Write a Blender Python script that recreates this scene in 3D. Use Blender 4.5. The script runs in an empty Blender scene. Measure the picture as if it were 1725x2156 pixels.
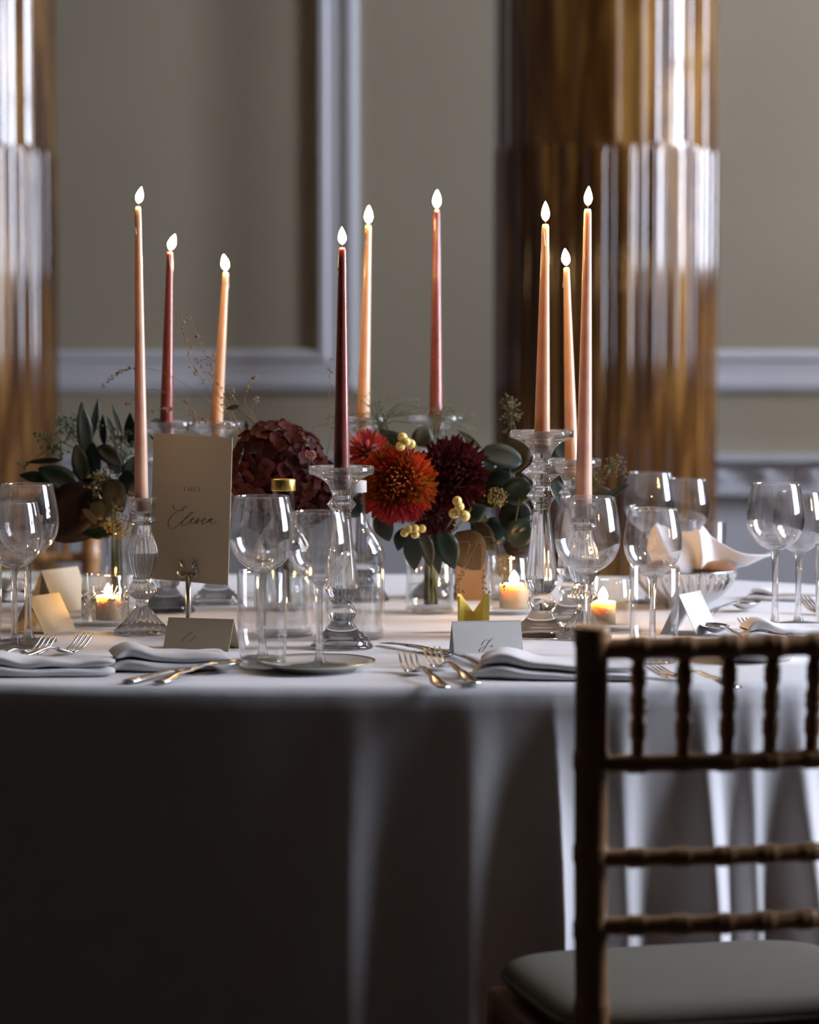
import bpy, bmesh, math, random
from mathutils import Vector, Matrix, Quaternion, noise

random.seed(11)
SC = bpy.context.scene
COL = SC.collection
PI = math.pi

# ------------------------------------------------------------------ camera
FPX = 6375.0                       # focal length in pixels of the 1725 x 2156 frame
CAMZ = 1.19
PITCH = math.atan((1078 - 650) / FPX)
cam_d = bpy.data.cameras.new('camera')
cam = bpy.data.objects.new('camera', cam_d)
COL.objects.link(cam)
SC.camera = cam
cam.location = (0, 0, CAMZ)
cam.rotation_euler = (PI / 2 - PITCH, 0, 0)
cam_d.sensor_fit = 'HORIZONTAL'
cam_d.sensor_width = 23.04
cam_d.lens = 23.04 * FPX / 1725
cam_d.clip_start = 0.05
cam_d.dof.use_dof = True
cam_d.dof.focus_distance = 3.95
cam_d.dof.aperture_fstop = 3.0

# ------------------------------------------------------------------ world, daylight, exposure
SC.view_settings.view_transform = 'Standard'
SC.view_settings.look = 'None'
SC.view_settings.gamma = 1.0
SC.view_settings.use_curve_mapping = False
SC.view_settings.exposure = 0.0
SC.cycles.transparent_max_bounces = 48
SC.cycles.max_bounces = 14
SC.cycles.transmission_bounces = 14
SC.cycles.glossy_bounces = 4
SC.cycles.diffuse_bounces = 2
SC.cycles.caustics_reflective = False
SC.cycles.caustics_refractive = False
SC.cycles.use_adaptive_sampling = True
SC.cycles.adaptive_threshold = 0.10
SC.cycles.adaptive_min_samples = 16
SC.cycles.blur_glossy = 0.5
SC.cycles.sample_clamp_indirect = 4.0
SC.cycles.use_denoising = True
world = bpy.data.worlds.new('sky')
SC.world = world
world.use_nodes = True
world.node_tree.nodes['Background'].inputs[0].default_value = (0.62, 0.74, 1.0, 1)
world.node_tree.nodes['Background'].inputs[1].default_value = 1.0

WALL_Y = 7.6
WALL_X = 2.7
WINDOWS = [(3.40, 4.75), (6.10, 6.98)]
REVEAL = 0.80       # y ranges of the tall windows in the right wall; unseen depth added to keep the near window off the columns
WIN_Z = [(0.95, 3.7), (1.25, 3.9)]            # sill and head of each
for i, (y0, y1) in enumerate(WINDOWS):
    L = bpy.data.lights.new('window_daylight', 'AREA')
    L.shape = 'RECTANGLE'
    z0, z1 = WIN_Z[i]
    L.size = z1 - z0
    L.size_y = y1 - y0
    L.energy = (345, 285)[i]
    L.color = (0.76, 0.83, 1.0)
    o = bpy.data.objects.new('window_daylight', L)
    COL.objects.link(o)
    o.location = (WALL_X + REVEAL + 0.05, (y0 + y1) / 2, (z0 + z1) / 2)
    o.rotation_euler = (0, PI / 2, 0)
    o.visible_camera = True

TZ = 0.75                           # top of the cloth


# ------------------------------------------------------------------ placing helpers
def ray(u, v):
    a = (u - 862.5) / FPX
    b = -(v - 1078) / FPX
    return Vector((a, math.cos(PITCH) + b * math.sin(PITCH), -math.sin(PITCH) + b * math.cos(PITCH)))


def at(u, v, Y):
    d = ray(u, v)
    return Vector((0, 0, CAMZ)) + d * (Y / d.y)


def on(u, v, z=TZ):
    d = ray(u, v)
    return Vector((0, 0, CAMZ)) + d * ((z - CAMZ) / d.z)


# ------------------------------------------------------------------ object helpers
def empty(name, loc=(0, 0, 0), rz=0.0):
    o = bpy.data.objects.new(name, None)
    o.empty_display_size = 0.03
    COL.objects.link(o)
    o.location = loc
    o.rotation_euler = (0, 0, rz)
    return o


def tag(o, label=None, cat=None, group=None, kind=None):
    if label: o['label'] = label
    if cat: o['category'] = cat
    if group: o['group'] = group
    if kind: o['kind'] = kind
    return o


def thing(name, label, cat, loc=(0, 0, 0), rz=0.0, group=None):
    return tag(empty(name, loc, rz), label, cat, group)


def make_mesh(name, V, Fc, mat, smooth=True):
    me = bpy.data.meshes.new(name)
    me.from_pydata([tuple(v) for v in V], [], Fc)
    if mat: me.materials.append(mat)
    if smooth:
        me.polygons.foreach_set('use_smooth', [True] * len(me.polygons))
    me.update()
    return me


def link(name, me, parent=None, loc=None, rot=None, mw=None):
    o = bpy.data.objects.new(name, me)
    COL.objects.link(o)
    if parent: o.parent = parent
    if loc is not None: o.location = loc
    if rot is not None: o.rotation_euler = rot
    if mw is not None: o.matrix_local = mw
    return o


def obj(name, VF, mat, parent=None, smooth=True, loc=None, rot=None):
    return link(name, make_mesh(name, VF[0], VF[1], mat, smooth), parent, loc, rot)


def dup(o, parent=None, loc=None, rz=None, label=None):
    c = o.copy()
    COL.objects.link(c)
    c.parent = parent
    if loc is not None: c.location = loc
    if rz is not None: c.rotation_euler = (0, 0, rz)
    if label: c['label'] = label
    for ch in o.children:
        dup(ch, c)
    return c


def join(*parts):
    V, Fc = [], []
    for v, f in parts:
        n = len(V)
        V += [Vector(p) for p in v]
        Fc += [tuple(i + n for i in q) for q in f]
    return V, Fc


def move(VF, M):
    return [M @ Vector(p) for p in VF[0]], VF[1]


def lathe(prof, n=48, flute=None):
    """prof: list of (r, z); flute: f(angle, r, z) -> r.  Ends with r == 0 are closed to a point."""
    V, Fc, rings = [], [], []
    for r, z in prof:
        if r < 1e-6:
            V.append(Vector((0, 0, z))); rings.append([len(V) - 1] * n)
        else:
            ids = []
            for k in range(n):
                a = 2 * PI * k / n
                rr = flute(a, r, z) if flute else r
                V.append(Vector((rr * math.cos(a), rr * math.sin(a), z))); ids.append(len(V) - 1)
            rings.append(ids)
    for A, B in zip(rings[:-1], rings[1:]):
        for k in range(n):
            q = [A[k], A[(k + 1) % n], B[(k + 1) % n], B[k]]
            p = []
            for i in q:
                if i not in p: p.append(i)
            if len(p) > 2: Fc.append(tuple(p))
    return V, Fc


def smooth_prof(pts, sub=4):
    out = []
    n = len(pts)
    for i in range(n - 1):
        p0 = pts[max(i - 1, 0)]; p1 = pts[i]; p2 = pts[i + 1]; p3 = pts[min(i + 2, n - 1)]
        for s in range(sub):
            t = s / sub
            q = []
            for d in range(len(p1)):
                a, b, c, e = p0[d], p1[d], p2[d], p3[d]
                q.append(0.5 * (2 * b + (c - a) * t + (2 * a - 5 * b + 4 * c - e) * t * t + (3 * b - a - 3 * c + e) * t ** 3))
            out.append(tuple(q))
    out.append(tuple(pts[-1]))
    return out


def tube(path, rad, n=10, caps=True):
    path = [Vector(p) for p in path]
    m = len(path)
    if not hasattr(rad, '__len__'): rad = [rad] * m
    V, Fc = [], []
    prev = None
    for i, p in enumerate(path):
        t = (path[min(i + 1, m - 1)] - path[max(i - 1, 0)]).normalized()
        if prev is None:
            ref = Vector((0, 0, 1)) if abs(t.z) < 0.9 else Vector((1, 0, 0))
            x = t.cross(ref).normalized()
        else:
            x = (prev - t * prev.dot(t)).normalized()
        prev = x
        y = t.cross(x)
        for k in range(n):
            a = 2 * PI * k / n
            V.append(p + (x * math.cos(a) + y * math.sin(a)) * rad[i])
    for i in range(m - 1):
        for k in range(n):
            Fc.append((i * n + k, i * n + (k + 1) % n, (i + 1) * n + (k + 1) % n, (i + 1) * n + k))
    if caps:
        Fc.append(tuple(reversed(range(n))))
        Fc.append(tuple((m - 1) * n + k for k in range(n)))
    return V, Fc


def box(x0, x1, y0, y1, z0, z1):
    V = [Vector(p) for p in ((x0, y0, z0), (x1, y0, z0), (x1, y1, z0), (x0, y1, z0), (x0, y0, z1), (x1, y0, z1), (x1, y1, z1), (x0, y1, z1))]
    return V, [(0, 3, 2, 1), (4, 5, 6, 7), (0, 1, 5, 4), (1, 2, 6, 5), (2, 3, 7, 6), (3, 0, 4, 7)]


def grid(fn, nu, nv, wrap_u=False):
    V = [Vector(fn(i / nu, j / nv)) for j in range(nv + 1) for i in range(nu + (0 if wrap_u else 1))]
    w = nu if wrap_u else nu + 1
    Fc = []
    for j in range(nv):
        for i in range(nu):
            i2 = (i + 1) % w
            Fc.append((j * w + i, j * w + i2, (j + 1) * w + i2, (j + 1) * w + i))
    return V, Fc


def thicken(o, t, off=-1):
    m = o.modifiers.new('thickness', 'SOLIDIFY'); m.thickness = t; m.offset = off
    return o


def bevel(o, w, seg=2):
    m = o.modifiers.new('bevel', 'BEVEL'); m.width = w; m.segments = seg; m.limit_method = 'ANGLE'
    return o


def ss(a, b, x):
    t = min(1, max(0, (x - a) / (b - a)))
    return t * t * (3 - 2 * t)


# ------------------------------------------------------------------ materials
def mat_new(name):
    m = bpy.data.materials.new(name)
    m.use_nodes = True
    nt = m.node_tree
    return m, nt, nt.nodes['Principled BSDF'], nt.nodes['Material Output']


def pbr(name, col, rough=0.5, metal=0.0, spec=0.5, coat=0.0, sheen=0.0, sss=0.0, sss_r=(1, .4, .2), sss_s=0.01,
        var=0.0, var_scale=30.0, bump=0.0, bump_scale=200.0, col2=None, rnd=0.0, stretch=None, transl=0.0):
    m, nt, b, out = mat_new(name)
    N, Lk = nt.nodes, nt.links
    b.inputs['Base Color'].default_value = (*col, 1)
    b.inputs['Roughness'].default_value = rough
    b.inputs['Metallic'].default_value = metal
    b.inputs['Specular IOR Level'].default_value = spec
    b.inputs['Coat Weight'].default_value = coat
    b.inputs['Coat Roughness'].default_value = 0.08
    b.inputs['Sheen Weight'].default_value = sheen
    if sss:
        b.inputs['Subsurface Weight'].default_value = sss
        b.inputs['Subsurface Radius'].default_value = sss_r
        b.inputs['Subsurface Scale'].default_value = sss_s
    tc = N.new('ShaderNodeTexCoord')
    vec = tc.outputs['Object']
    if stretch:
        mp = N.new('ShaderNodeMapping'); mp.inputs['Scale'].default_value = stretch
        Lk.new(vec, mp.inputs['Vector']); vec = mp.outputs['Vector']
    colout = None
    if col2 is not None:
        nz = N.new('ShaderNodeTexNoise'); nz.inputs['Scale'].default_value = var_scale; nz.inputs['Detail'].default_value = 5
        Lk.new(vec, nz.inputs['Vector'])
        rp = N.new('ShaderNodeValToRGB')
        rp.color_ramp.elements[0].position = 0.5 - 0.25 / max(var, 0.01) * 0.5 if var else 0.35
        rp.color_ramp.elements[1].position = 0.5 + 0.25 / max(var, 0.01) * 0.5 if var else 0.65
        rp.color_ramp.elements[0].position = max(0, rp.color_ramp.elements[0].position)
        rp.color_ramp.elements[1].position = min(1, rp.color_ramp.elements[1].position)
        rp.color_ramp.elements[0].color = (*col, 1); rp.color_ramp.elements[1].color = (*col2, 1)
        Lk.new(nz.outputs['Fac'], rp.inputs['Fac'])
        colout = rp.outputs['Color']
    if rnd:
        oi = N.new('ShaderNodeObjectInfo')
        hs = N.new('ShaderNodeHueSaturation')
        mr = N.new('ShaderNodeMapRange'); mr.inputs['To Min'].default_value = 1 - rnd; mr.inputs['To Max'].default_value = 1 + rnd
        Lk.new(oi.outputs['Random'], mr.inputs['Value']); Lk.new(mr.outputs['Result'], hs.inputs['Value'])
        if colout: Lk.new(colout, hs.inputs['Color'])
        else: hs.inputs['Color'].default_value = (*col, 1)
        colout = hs.outputs['Color']
    if colout: Lk.new(colout, b.inputs['Base Color'])
    if bump:
        nz2 = N.new('ShaderNodeTexNoise'); nz2.inputs['Scale'].default_value = bump_scale; nz2.inputs['Detail'].default_value = 3
        Lk.new(vec, nz2.inputs['Vector'])
        bp = N.new('ShaderNodeBump'); bp.inputs['Strength'].default_value = bump; bp.inputs['Distance'].default_value = 0.002
        Lk.new(nz2.outputs['Fac'], bp.inputs['Height']); Lk.new(bp.outputs['Normal'], b.inputs['Normal'])
    if transl:
        tr = N.new('ShaderNodeBsdfTranslucent'); mx = N.new('ShaderNodeMixShader'); mx.inputs[0].default_value = transl
        if colout: Lk.new(colout, tr.inputs['Color'])
        else: tr.inputs['Color'].default_value = (*col, 1)
        Lk.new(b.outputs[0], mx.inputs[1]); Lk.new(tr.outputs[0], mx.inputs[2]); Lk.new(mx.outputs[0], out.inputs['Surface'])
    return m


def thin_glass(name, tint=(0.97, 0.98, 0.98), refl=0.05, rough=0.0, edge=0.55, refr=0.0):
    """thin-walled blown glass: see-through, mirror-like towards grazing angles"""
    m, nt, b, out = mat_new(name)
    N, Lk = nt.nodes, nt.links
    N.remove(b)
    lw = N.new('ShaderNodeLayerWeight'); lw.inputs['Blend'].default_value = 0.5
    pw = N.new('ShaderNodeMath'); pw.operation = 'POWER'; pw.inputs[1].default_value = 2.7
    Lk.new(lw.outputs['Facing'], pw.inputs[0])
    mr = N.new('ShaderNodeMapRange'); mr.inputs['To Min'].default_value = refl; mr.inputs['To Max'].default_value = edge
    Lk.new(pw.outputs[0], mr.inputs['Value'])
    tr = N.new('ShaderNodeBsdfTransparent'); tr.inputs['Color'].default_value = (*tint, 1)
    gl = N.new('ShaderNodeBsdfGlossy'); gl.inputs['Roughness'].default_value = rough
    gl.inputs['Color'].default_value = (1, 1, 1, 1)
    mx = N.new('ShaderNodeMixShader')
    Lk.new(mr.outputs['Result'], mx.inputs[0]); Lk.new(tr.outputs[0], mx.inputs[1]); Lk.new(gl.outputs[0], mx.inputs[2])
    last = mx
    if refr:
        gs = N.new('ShaderNodeBsdfGlass'); gs.inputs['IOR'].default_value = 1.5; gs.inputs['Roughness'].default_value = 0.0
        last = N.new('ShaderNodeMixShader'); last.inputs[0].default_value = refr
        Lk.new(mx.outputs[0], last.inputs[1]); Lk.new(gs.outputs[0], last.inputs[2])
    Lk.new(last.outputs[0], out.inputs['Surface'])
    return m


def solid_glass(name, ior=1.5, mixin=0.35):
    """solid pressed crystal: refracting glass with a clear share so that light still passes"""
    m, nt, b, out = mat_new(name)
    N, Lk = nt.nodes, nt.links
    N.remove(b)
    g = N.new('ShaderNodeBsdfGlass'); g.inputs['IOR'].default_value = ior; g.inputs['Roughness'].default_value = 0.0
    tr = N.new('ShaderNodeBsdfTransparent'); tr.inputs['Color'].default_value = (0.96, 0.97, 0.97, 1)
    mx = N.new('ShaderNodeMixShader'); mx.inputs[0].default_value = mixin
    Lk.new(g.outputs[0], mx.inputs[1]); Lk.new(tr.outputs[0], mx.inputs[2]); Lk.new(mx.outputs[0], out.inputs['Surface'])
    return m


def emit(name, col, strength):
    m, nt, b, out = mat_new(name)
    N, Lk = nt.nodes, nt.links
    N.remove(b)
    e = N.new('ShaderNodeEmission'); e.inputs['Color'].default_value = (*col, 1); e.inputs['Strength'].default_value = strength
    Lk.new(e.outputs[0], out.inputs['Surface'])
    return m


def cloth_mat(name, col):
    m, nt, b, out = mat_new(name)
    N, Lk = nt.nodes, nt.links
    b.inputs['Base Color'].default_value = (*col, 1)
    b.inputs['Roughness'].default_value = 0.75
    b.inputs['Sheen Weight'].default_value = 0.15
    b.inputs['Specular IOR Level'].default_value = 0.25
    tc = N.new('ShaderNodeTexCoord')
    n1 = N.new('ShaderNodeTexNoise'); n1.inputs['Scale'].default_value = 9; n1.inputs['Detail'].default_value = 3
    mp = N.new('ShaderNodeMapping'); mp.inputs['Scale'].default_value = (1.0, 3.0, 0.4)
    Lk.new(tc.outputs['Object'], mp.inputs['Vector']); Lk.new(mp.outputs[0], n1.inputs['Vector'])
    n2 = N.new('ShaderNodeTexNoise'); n2.inputs['Scale'].default_value = 900
    Lk.new(tc.outputs['Object'], n2.inputs['Vector'])
    b1 = N.new('ShaderNodeBump'); b1.inputs['Strength'].default_value = 0.25; b1.inputs['Distance'].default_value = 0.01
    b2 = N.new('ShaderNodeBump'); b2.inputs['Strength'].default_value = 0.25; b2.inputs['Distance'].default_value = 0.0005
    Lk.new(n1.outputs['Fac'], b1.inputs['Height']); Lk.new(n2.outputs['Fac'], b2.inputs['Height'])
    Lk.new(b1.outputs[0], b2.inputs['Normal']); Lk.new(b2.outputs[0], b.inputs['Normal'])
    return m


def column_mat():
    m, nt, b, out = mat_new('marbled_scagliola')
    N, Lk = nt.nodes, nt.links
    tc = N.new('ShaderNodeTexCoord')
    mp = N.new('ShaderNodeMapping'); mp.inputs['Scale'].default_value = (7, 7, 1.1)
    Lk.new(tc.outputs['Object'], mp.inputs['Vector'])
    nz = N.new('ShaderNodeTexNoise'); nz.inputs['Scale'].default_value = 1.6; nz.inputs['Detail'].default_value = 8; nz.inputs['Distortion'].default_value = 1.2
    Lk.new(mp.outputs[0], nz.inputs['Vector'])
    rp = N.new('ShaderNodeValToRGB')
    e = rp.color_ramp.elements
    e[0].position = 0.30; e[0].color = (0.046, 0.015, 0.005, 1)
    e[1].position = 0.75; e[1].color = (0.46, 0.25, 0.06, 1)
    k = e.new(0.48); k.color = (0.13, 0.052, 0.012, 1)
    k = e.new(0.60); k.color = (0.27, 0.13, 0.03, 1)
    Lk.new(nz.outputs['Fac'], rp.inputs['Fac']); Lk.new(rp.outputs['Color'], b.inputs['Base Color'])
    b.inputs['Roughness'].default_value = 0.10
    b.inputs['Specular IOR Level'].default_value = 0.7
    b.inputs['Coat Weight'].default_value = 0.6
    b.inputs['Coat Roughness'].default_value = 0.05
    return m


M = {}
M['wall'] = pbr('olive_grey_wall_paint', (0.45, 0.39, 0.28), 0.75, var=1.2, var_scale=2.0, col2=(0.43, 0.37, 0.265), bump=0.08, bump_scale=60)
M['trim'] = pbr('white_trim_paint', (0.72, 0.72, 0.75), 0.5, bump=0.03, bump_scale=40)
M['ceil'] = pbr('ceiling_paint', (0.30, 0.27, 0.22), 0.8)
M['dim'] = pbr('darkened_unseen_wall', (0.05, 0.035, 0.025), 0.7)  # unseen walls made dark to cut bounced light and bright window jambs
M['carpet'] = pbr('dark_carpet', (0.035, 0.025, 0.022), 0.95, var=1, var_scale=60, col2=(0.05, 0.035, 0.03), bump=0.4, bump_scale=400)
M['column'] = column_mat()
M['cloth'] = cloth_mat('white_linen', (0.80, 0.775, 0.78))
M['napkin'] = cloth_mat('white_napkin_linen', (0.84, 0.81, 0.81))
M['wood'] = pbr('dark_table_wood', (0.12, 0.07, 0.04), 0.5)
M['bowlglass'] = thin_glass('thin_clear_glass', (0.995, 0.995, 0.995), 0.05, 0.0, 0.95)
M['winebowl'] = thin_glass('blown_wine_glass', (0.995, 0.995, 0.995), 0.05, 0.0, 0.95, 0.12)
M['votiveglass'] = thin_glass('cut_clear_glass', (0.96, 0.95, 0.92), 0.07, 0.02, 0.5)
M['crystal'] = solid_glass('pressed_crystal', 1.5, 0.28)
M['stemglass'] = solid_glass('solid_stem_glass', 1.5, 0.45)
M['peach'] = pbr('peach_wax', (0.86, 0.56, 0.36), 0.25, coat=1.0, sss=0.55, sss_r=(1.0, 0.7, 0.5), sss_s=0.02, var=1, var_scale=25, col2=(0.77, 0.47, 0.31))
M['pink'] = pbr('dusty_pink_wax', (0.84, 0.58, 0.43), 0.25, coat=1.0, sss=0.55, sss_r=(1.0, 0.7, 0.5), sss_s=0.02, var=1, var_scale=25, col2=(0.73, 0.48, 0.36))
M['burgundy'] = pbr('burgundy_wax', (0.32, 0.095, 0.075), 0.25, coat=1.0, sss=0.6, sss_r=(1.0, 0.4, 0.3), sss_s=0.015, var=1, var_scale=25, col2=(0.26, 0.068, 0.052))
M['ivory'] = pbr('ivory_wax', (0.88, 0.72, 0.46), 0.45, sss=0.5, sss_r=(1.0, 0.95, 0.85), sss_s=0.010, var=1, var_scale=40, col2=(0.85, 0.69, 0.43))
M['wick'] = pbr('burnt_wick', (0.02, 0.015, 0.012), 0.9)
M['flame'] = emit('candle_flame', (1.0, 0.60, 0.25), 330.0)
M['votive_flame'] = emit('votive_flame', (1.0, 0.58, 0.24), 650.0)
M['paper'] = pbr('cream_card', (0.67, 0.57, 0.40), 0.8, bump=0.05, bump_scale=900)
M['white_paper'] = pbr('white_card', (0.83, 0.80, 0.76), 0.8, bump=0.05, bump_scale=900)
M['ink'] = pbr('grey_brown_ink', (0.10, 0.075, 0.08), 0.7)
M['yellow_paper'] = pbr('yellow_card', (0.80, 0.60, 0.10), 0.6, bump=0.05, bump_scale=600)
M['tan_paper'] = pbr('tan_card', (0.34, 0.21, 0.115), 0.8)
M['silver'] = pbr('polished_silver', (0.72, 0.70, 0.68), 0.16, metal=1.0, bump=0.02, bump_scale=80)
M['pewter'] = pbr('dull_metal', (0.42, 0.40, 0.37), 0.3, metal=1.0)
M['gold'] = pbr('brushed_gold_cap', (0.80, 0.56, 0.14), 0.32, metal=1.0, bump=0.05, bump_scale=300)
M['cap_white'] = pbr('white_plastic_cap', (0.82, 0.80, 0.78), 0.4)
M['plate'] = pbr('white_china', (0.80, 0.77, 0.70), 0.18, coat=0.5)
M['rim'] = pbr('olive_gilt_rim', (0.40, 0.34, 0.14), 0.3, metal=0.6)
M['bamboo'] = pbr('gilt_bamboo_lacquer', (0.46, 0.24, 0.10), 0.32, spec=0.6, coat=0.35, var=1.2, var_scale=14, col2=(0.38, 0.19, 0.075))
M['cushion'] = pbr('olive_seat_pad', (0.15, 0.135, 0.10), 0.85, bump=0.1, bump_scale=500)
M['bread'] = pbr('bread_crust', (0.36, 0.17, 0.07), 0.7, var=1, var_scale=60, col2=(0.24, 0.10, 0.04), bump=0.4, bump_scale=120)
M['leaf_dark'] = pbr('dark_green_leaf', (0.009, 0.021, 0.014), 0.38, spec=0.5, rnd=0.35, transl=0.1)
M['leaf_grey'] = pbr('grey_green_leaf', (0.032, 0.048, 0.036), 0.5, rnd=0.3, transl=0.12)
M['leaf_olive'] = pbr('olive_leaf', (0.036, 0.034, 0.014), 0.5, rnd=0.3, transl=0.15)
M['leaf_red'] = pbr('maroon_smoke_leaf', (0.024, 0.011, 0.009), 0.5, spec=0.25, rnd=0.3, transl=0.12)
M['leaf_tan'] = pbr('dried_tan_leaf', (0.13, 0.095, 0.05), 0.6, transl=0.2)
M['seed'] = pbr('green_eucalyptus_seed', (0.075, 0.125, 0.045), 0.5)
M['seed_brown'] = pbr('olive_brown_seed', (0.12, 0.085, 0.03), 0.6)
M['stem'] = pbr('green_stem', (0.065, 0.085, 0.03), 0.6)
M['straw'] = pbr('dry_grass', (0.20, 0.125, 0.055), 0.7)
M['green_hair'] = pbr('feathery_green_grass', (0.10, 0.125, 0.05), 0.7)
M['hydrangea'] = pbr('burgundy_hydrangea_petal', (0.070, 0.014, 0.008), 0.6, spec=0.15, rnd=0.5, transl=0.25)
M['hydrangea2'] = pbr('wine_hydrangea_petal', (0.065, 0.013, 0.016), 0.6, spec=0.15, rnd=0.5, transl=0.25)
M['mum_red'] = pbr('scarlet_petal', (0.50, 0.060, 0.022), 0.5, rnd=0.35, transl=0.2)
M['mum_orange'] = pbr('orange_petal', (0.50, 0.17, 0.022), 0.5, rnd=0.4, transl=0.2)
M['mum_pink'] = pbr('crimson_pink_petal', (0.46, 0.050, 0.075), 0.5, rnd=0.35, transl=0.2)
M['mum_dark'] = pbr('dark_burgundy_petal', (0.095, 0.014, 0.022), 0.5, rnd=0.5, transl=0.2)
M['berry'] = pbr('pale_yellow_berry', (0.72, 0.55, 0.17), 0.3, coat=0.3, sss=0.2, sss_s=0.004)
M['yellow_fuzz'] = pbr('mustard_florets', (0.21, 0.155, 0.025), 0.7)
M['pinkbud'] = pbr('pink_bud', (0.38, 0.14, 0.14), 0.6)
M['water'] = thin_glass('water_surface', (0.95, 0.97, 0.97), 0.06, 0.0, 0.6)

# ------------------------------------------------------------------ the room
def struct(name, VF, mat, parent=None, smooth=False):
    o = obj(name, VF, mat, parent, smooth)
    if parent is None: tag(o, kind='structure')
    return o


struct('floor', box(-5.2, WALL_X + REVEAL, -6.2, WALL_Y + 0.2, -0.1, 0.0), M['carpet'])
struct('ceiling', box(-5.2, WALL_X + REVEAL, -6.2, WALL_Y + 0.2, 4.6, 4.7), M['ceil'])
struct('wall_back', box(-5.2, WALL_X + REVEAL, WALL_Y, WALL_Y + 0.2, 0, 4.6), M['wall'])
struct('wall_left', box(-5.2, -5.0, -6.2, WALL_Y, 0, 4.6), M['dim'])
struct('wall_front', box(-5.0, WALL_X, -6.2, -6.0, 0, 4.6), M['dim'])
segs = []
yc = -6.0
for (y0, y1), (z0, z1) in zip(WINDOWS, WIN_Z):
    segs.append(box(WALL_X, WALL_X + REVEAL, yc, y0, 0, 4.6))
    segs.append(box(WALL_X, WALL_X + REVEAL, y0, y1, 0, z0))
    segs.append(box(WALL_X, WALL_X + REVEAL, y0, y1, z1, 4.6))
    yc = y1
segs.append(box(WALL_X, WALL_X + REVEAL, yc, WALL_Y, 0, 4.6))
struct('wall_right', join(*segs), M['dim'])
for i, (y0, y1) in enumerate(WINDOWS):
    w = tag(empty('window_%d' % (i + 1), (WALL_X + 0.1, (y0 + y1) / 2, WIN_Z[i][0])), kind='structure')
    hw = (y1 - y0) / 2; hh = WIN_Z[i][1] - WIN_Z[i][0]
    obj('window_frame', join(box(-.04, .04, -hw, -hw + .06, 0, hh), box(-.04, .04, hw - .06, hw, 0, hh),
                             box(-.04, .04, -hw, hw, 0, .06), box(-.04, .04, -hw, hw, hh - .06, hh)), M['trim'], w, False)
    for k in range(1, 3):
        obj('glazing_bar', box(-.015, .015, -hw + 2 * hw * k / 3 - .012, -hw + 2 * hw * k / 3 + .012, .06, hh - .06), M['trim'], w, False)
    for k in range(1, 4):
        obj('glazing_bar', box(-.015, .015, -hw + .06, hw - .06, hh * k / 4 - .012, hh * k / 4 + .012), M['trim'], w, False)


def moulding(name, x0, x1, z0, z1, band=0.105, parent=None):
    """rectangular picture-frame moulding on the back wall, profile stepped from the wall"""
    prof = [(0, 0.0), (0, 0.018), (0.014, 0.030), (0.030, 0.030), (0.034, 0.020), (0.075, 0.020), (0.082, 0.034), (0.097, 0.034), (0.105, 0.014), (0.105, 0.0)]
    prof = [(a * band / 0.105, b * 0.5) for a, b in prof]
    V, Fc = [], []
    for d, h in prof:
        for x, z in ((x0 + d, z0 + d), (x1 - d, z0 + d), (x1 - d, z1 - d), (x0 + d, z1 - d)):
            V.append(Vector((x, WALL_Y - h, z)))
    for i in range(len(prof) - 1):
        for k in range(4):
            Fc.append((i * 4 + k, (i + 1) * 4 + k, (i + 1) * 4 + (k + 1) % 4, i * 4 + (k + 1) % 4))
    return struct(name, (V, Fc), M['trim'])


zb = at(862, 825, WALL_Y).z
moulding('trim_1', -2.1, at(755, 400, WALL_Y).x, zb, 4.0)
moulding('trim_2', 0.50, 2.5, zb, 4.0)
# dado: white lower wall, carved chair rail, skirting
zr1 = at(862, 955, WALL_Y).z; zr0 = at(862, 1040, WALL_Y).z
struct('wall_dado', box(-5.0, WALL_X, WALL_Y - 0.012, WALL_Y, 0.18, zr0), M['trim'])
rail = struct('trim_3', join(box(-5.0, WALL_X, WALL_Y - 0.055, WALL_Y, zr1 - 0.018, zr1), box(-5.0, WALL_X, WALL_Y - 0.022, WALL_Y, zr0 + 0.016, zr1 - 0.018),
                             box(-5.0, WALL_X, WALL_Y - 0.045, WALL_Y, zr0, zr0 + 0.016)), M['trim'])
zc = (zr0 + zr1) / 2
rv, rf = lathe([(0, 0.022), (0.012, 0.018), (0.020, 0.008), (0.024, 0.012), (0.030, 0.006), (0.031, 0)], 14)
rosette = make_mesh('carved_scroll', [Vector((p.x * 1.25, -p.z, p.y)) for p in rv], [tuple(reversed(f)) for f in rf], M['trim'])
xx = -1.35
while xx < 2.4:
    link('carved_scroll', rosette, rail, loc=(xx, WALL_Y - 0.022, zc))
    xx += 0.118
struct('baseboard_back', box(-5.0, WALL_X, WALL_Y - 0.03, WALL_Y, 0, 0.18), M['trim'])

# ------------------------------------------------------------------ the two fluted columns
COL_Y = 7.05
COL_R = 234 / FPX * COL_Y
Z_CABLE = at(1274, 312, COL_Y).z


def flute_r(a, z):
    k = 24
    ph = (a * k / (2 * PI)) % 1.0
    d = abs(ph - 0.5) * 2                # 0 at the middle of the flute, 1 at the fillet
    if d > 0.80: g = 0.0
    else: g = math.sqrt(max(0, 1 - (d / 0.80) ** 2))
    concave = COL_R - 0.0045 * (1 - (d / 0.80) ** 2 if d <= 0.80 else 0)
    cable = COL_R - 0.011 + 0.013 * (1 - (d / 0.80) ** 2) ** 0.7 if d <= 0.80 else COL_R
    t = z - Z_CABLE                      # rods have rounded tops
    if t < -0.03: f = 1.0
    elif t > 0: f = 0.0
    else: f = math.sqrt(1 - ((t + 0.03) / 0.03) ** 2)
    return concave * (1 - f) + cable * f


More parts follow.
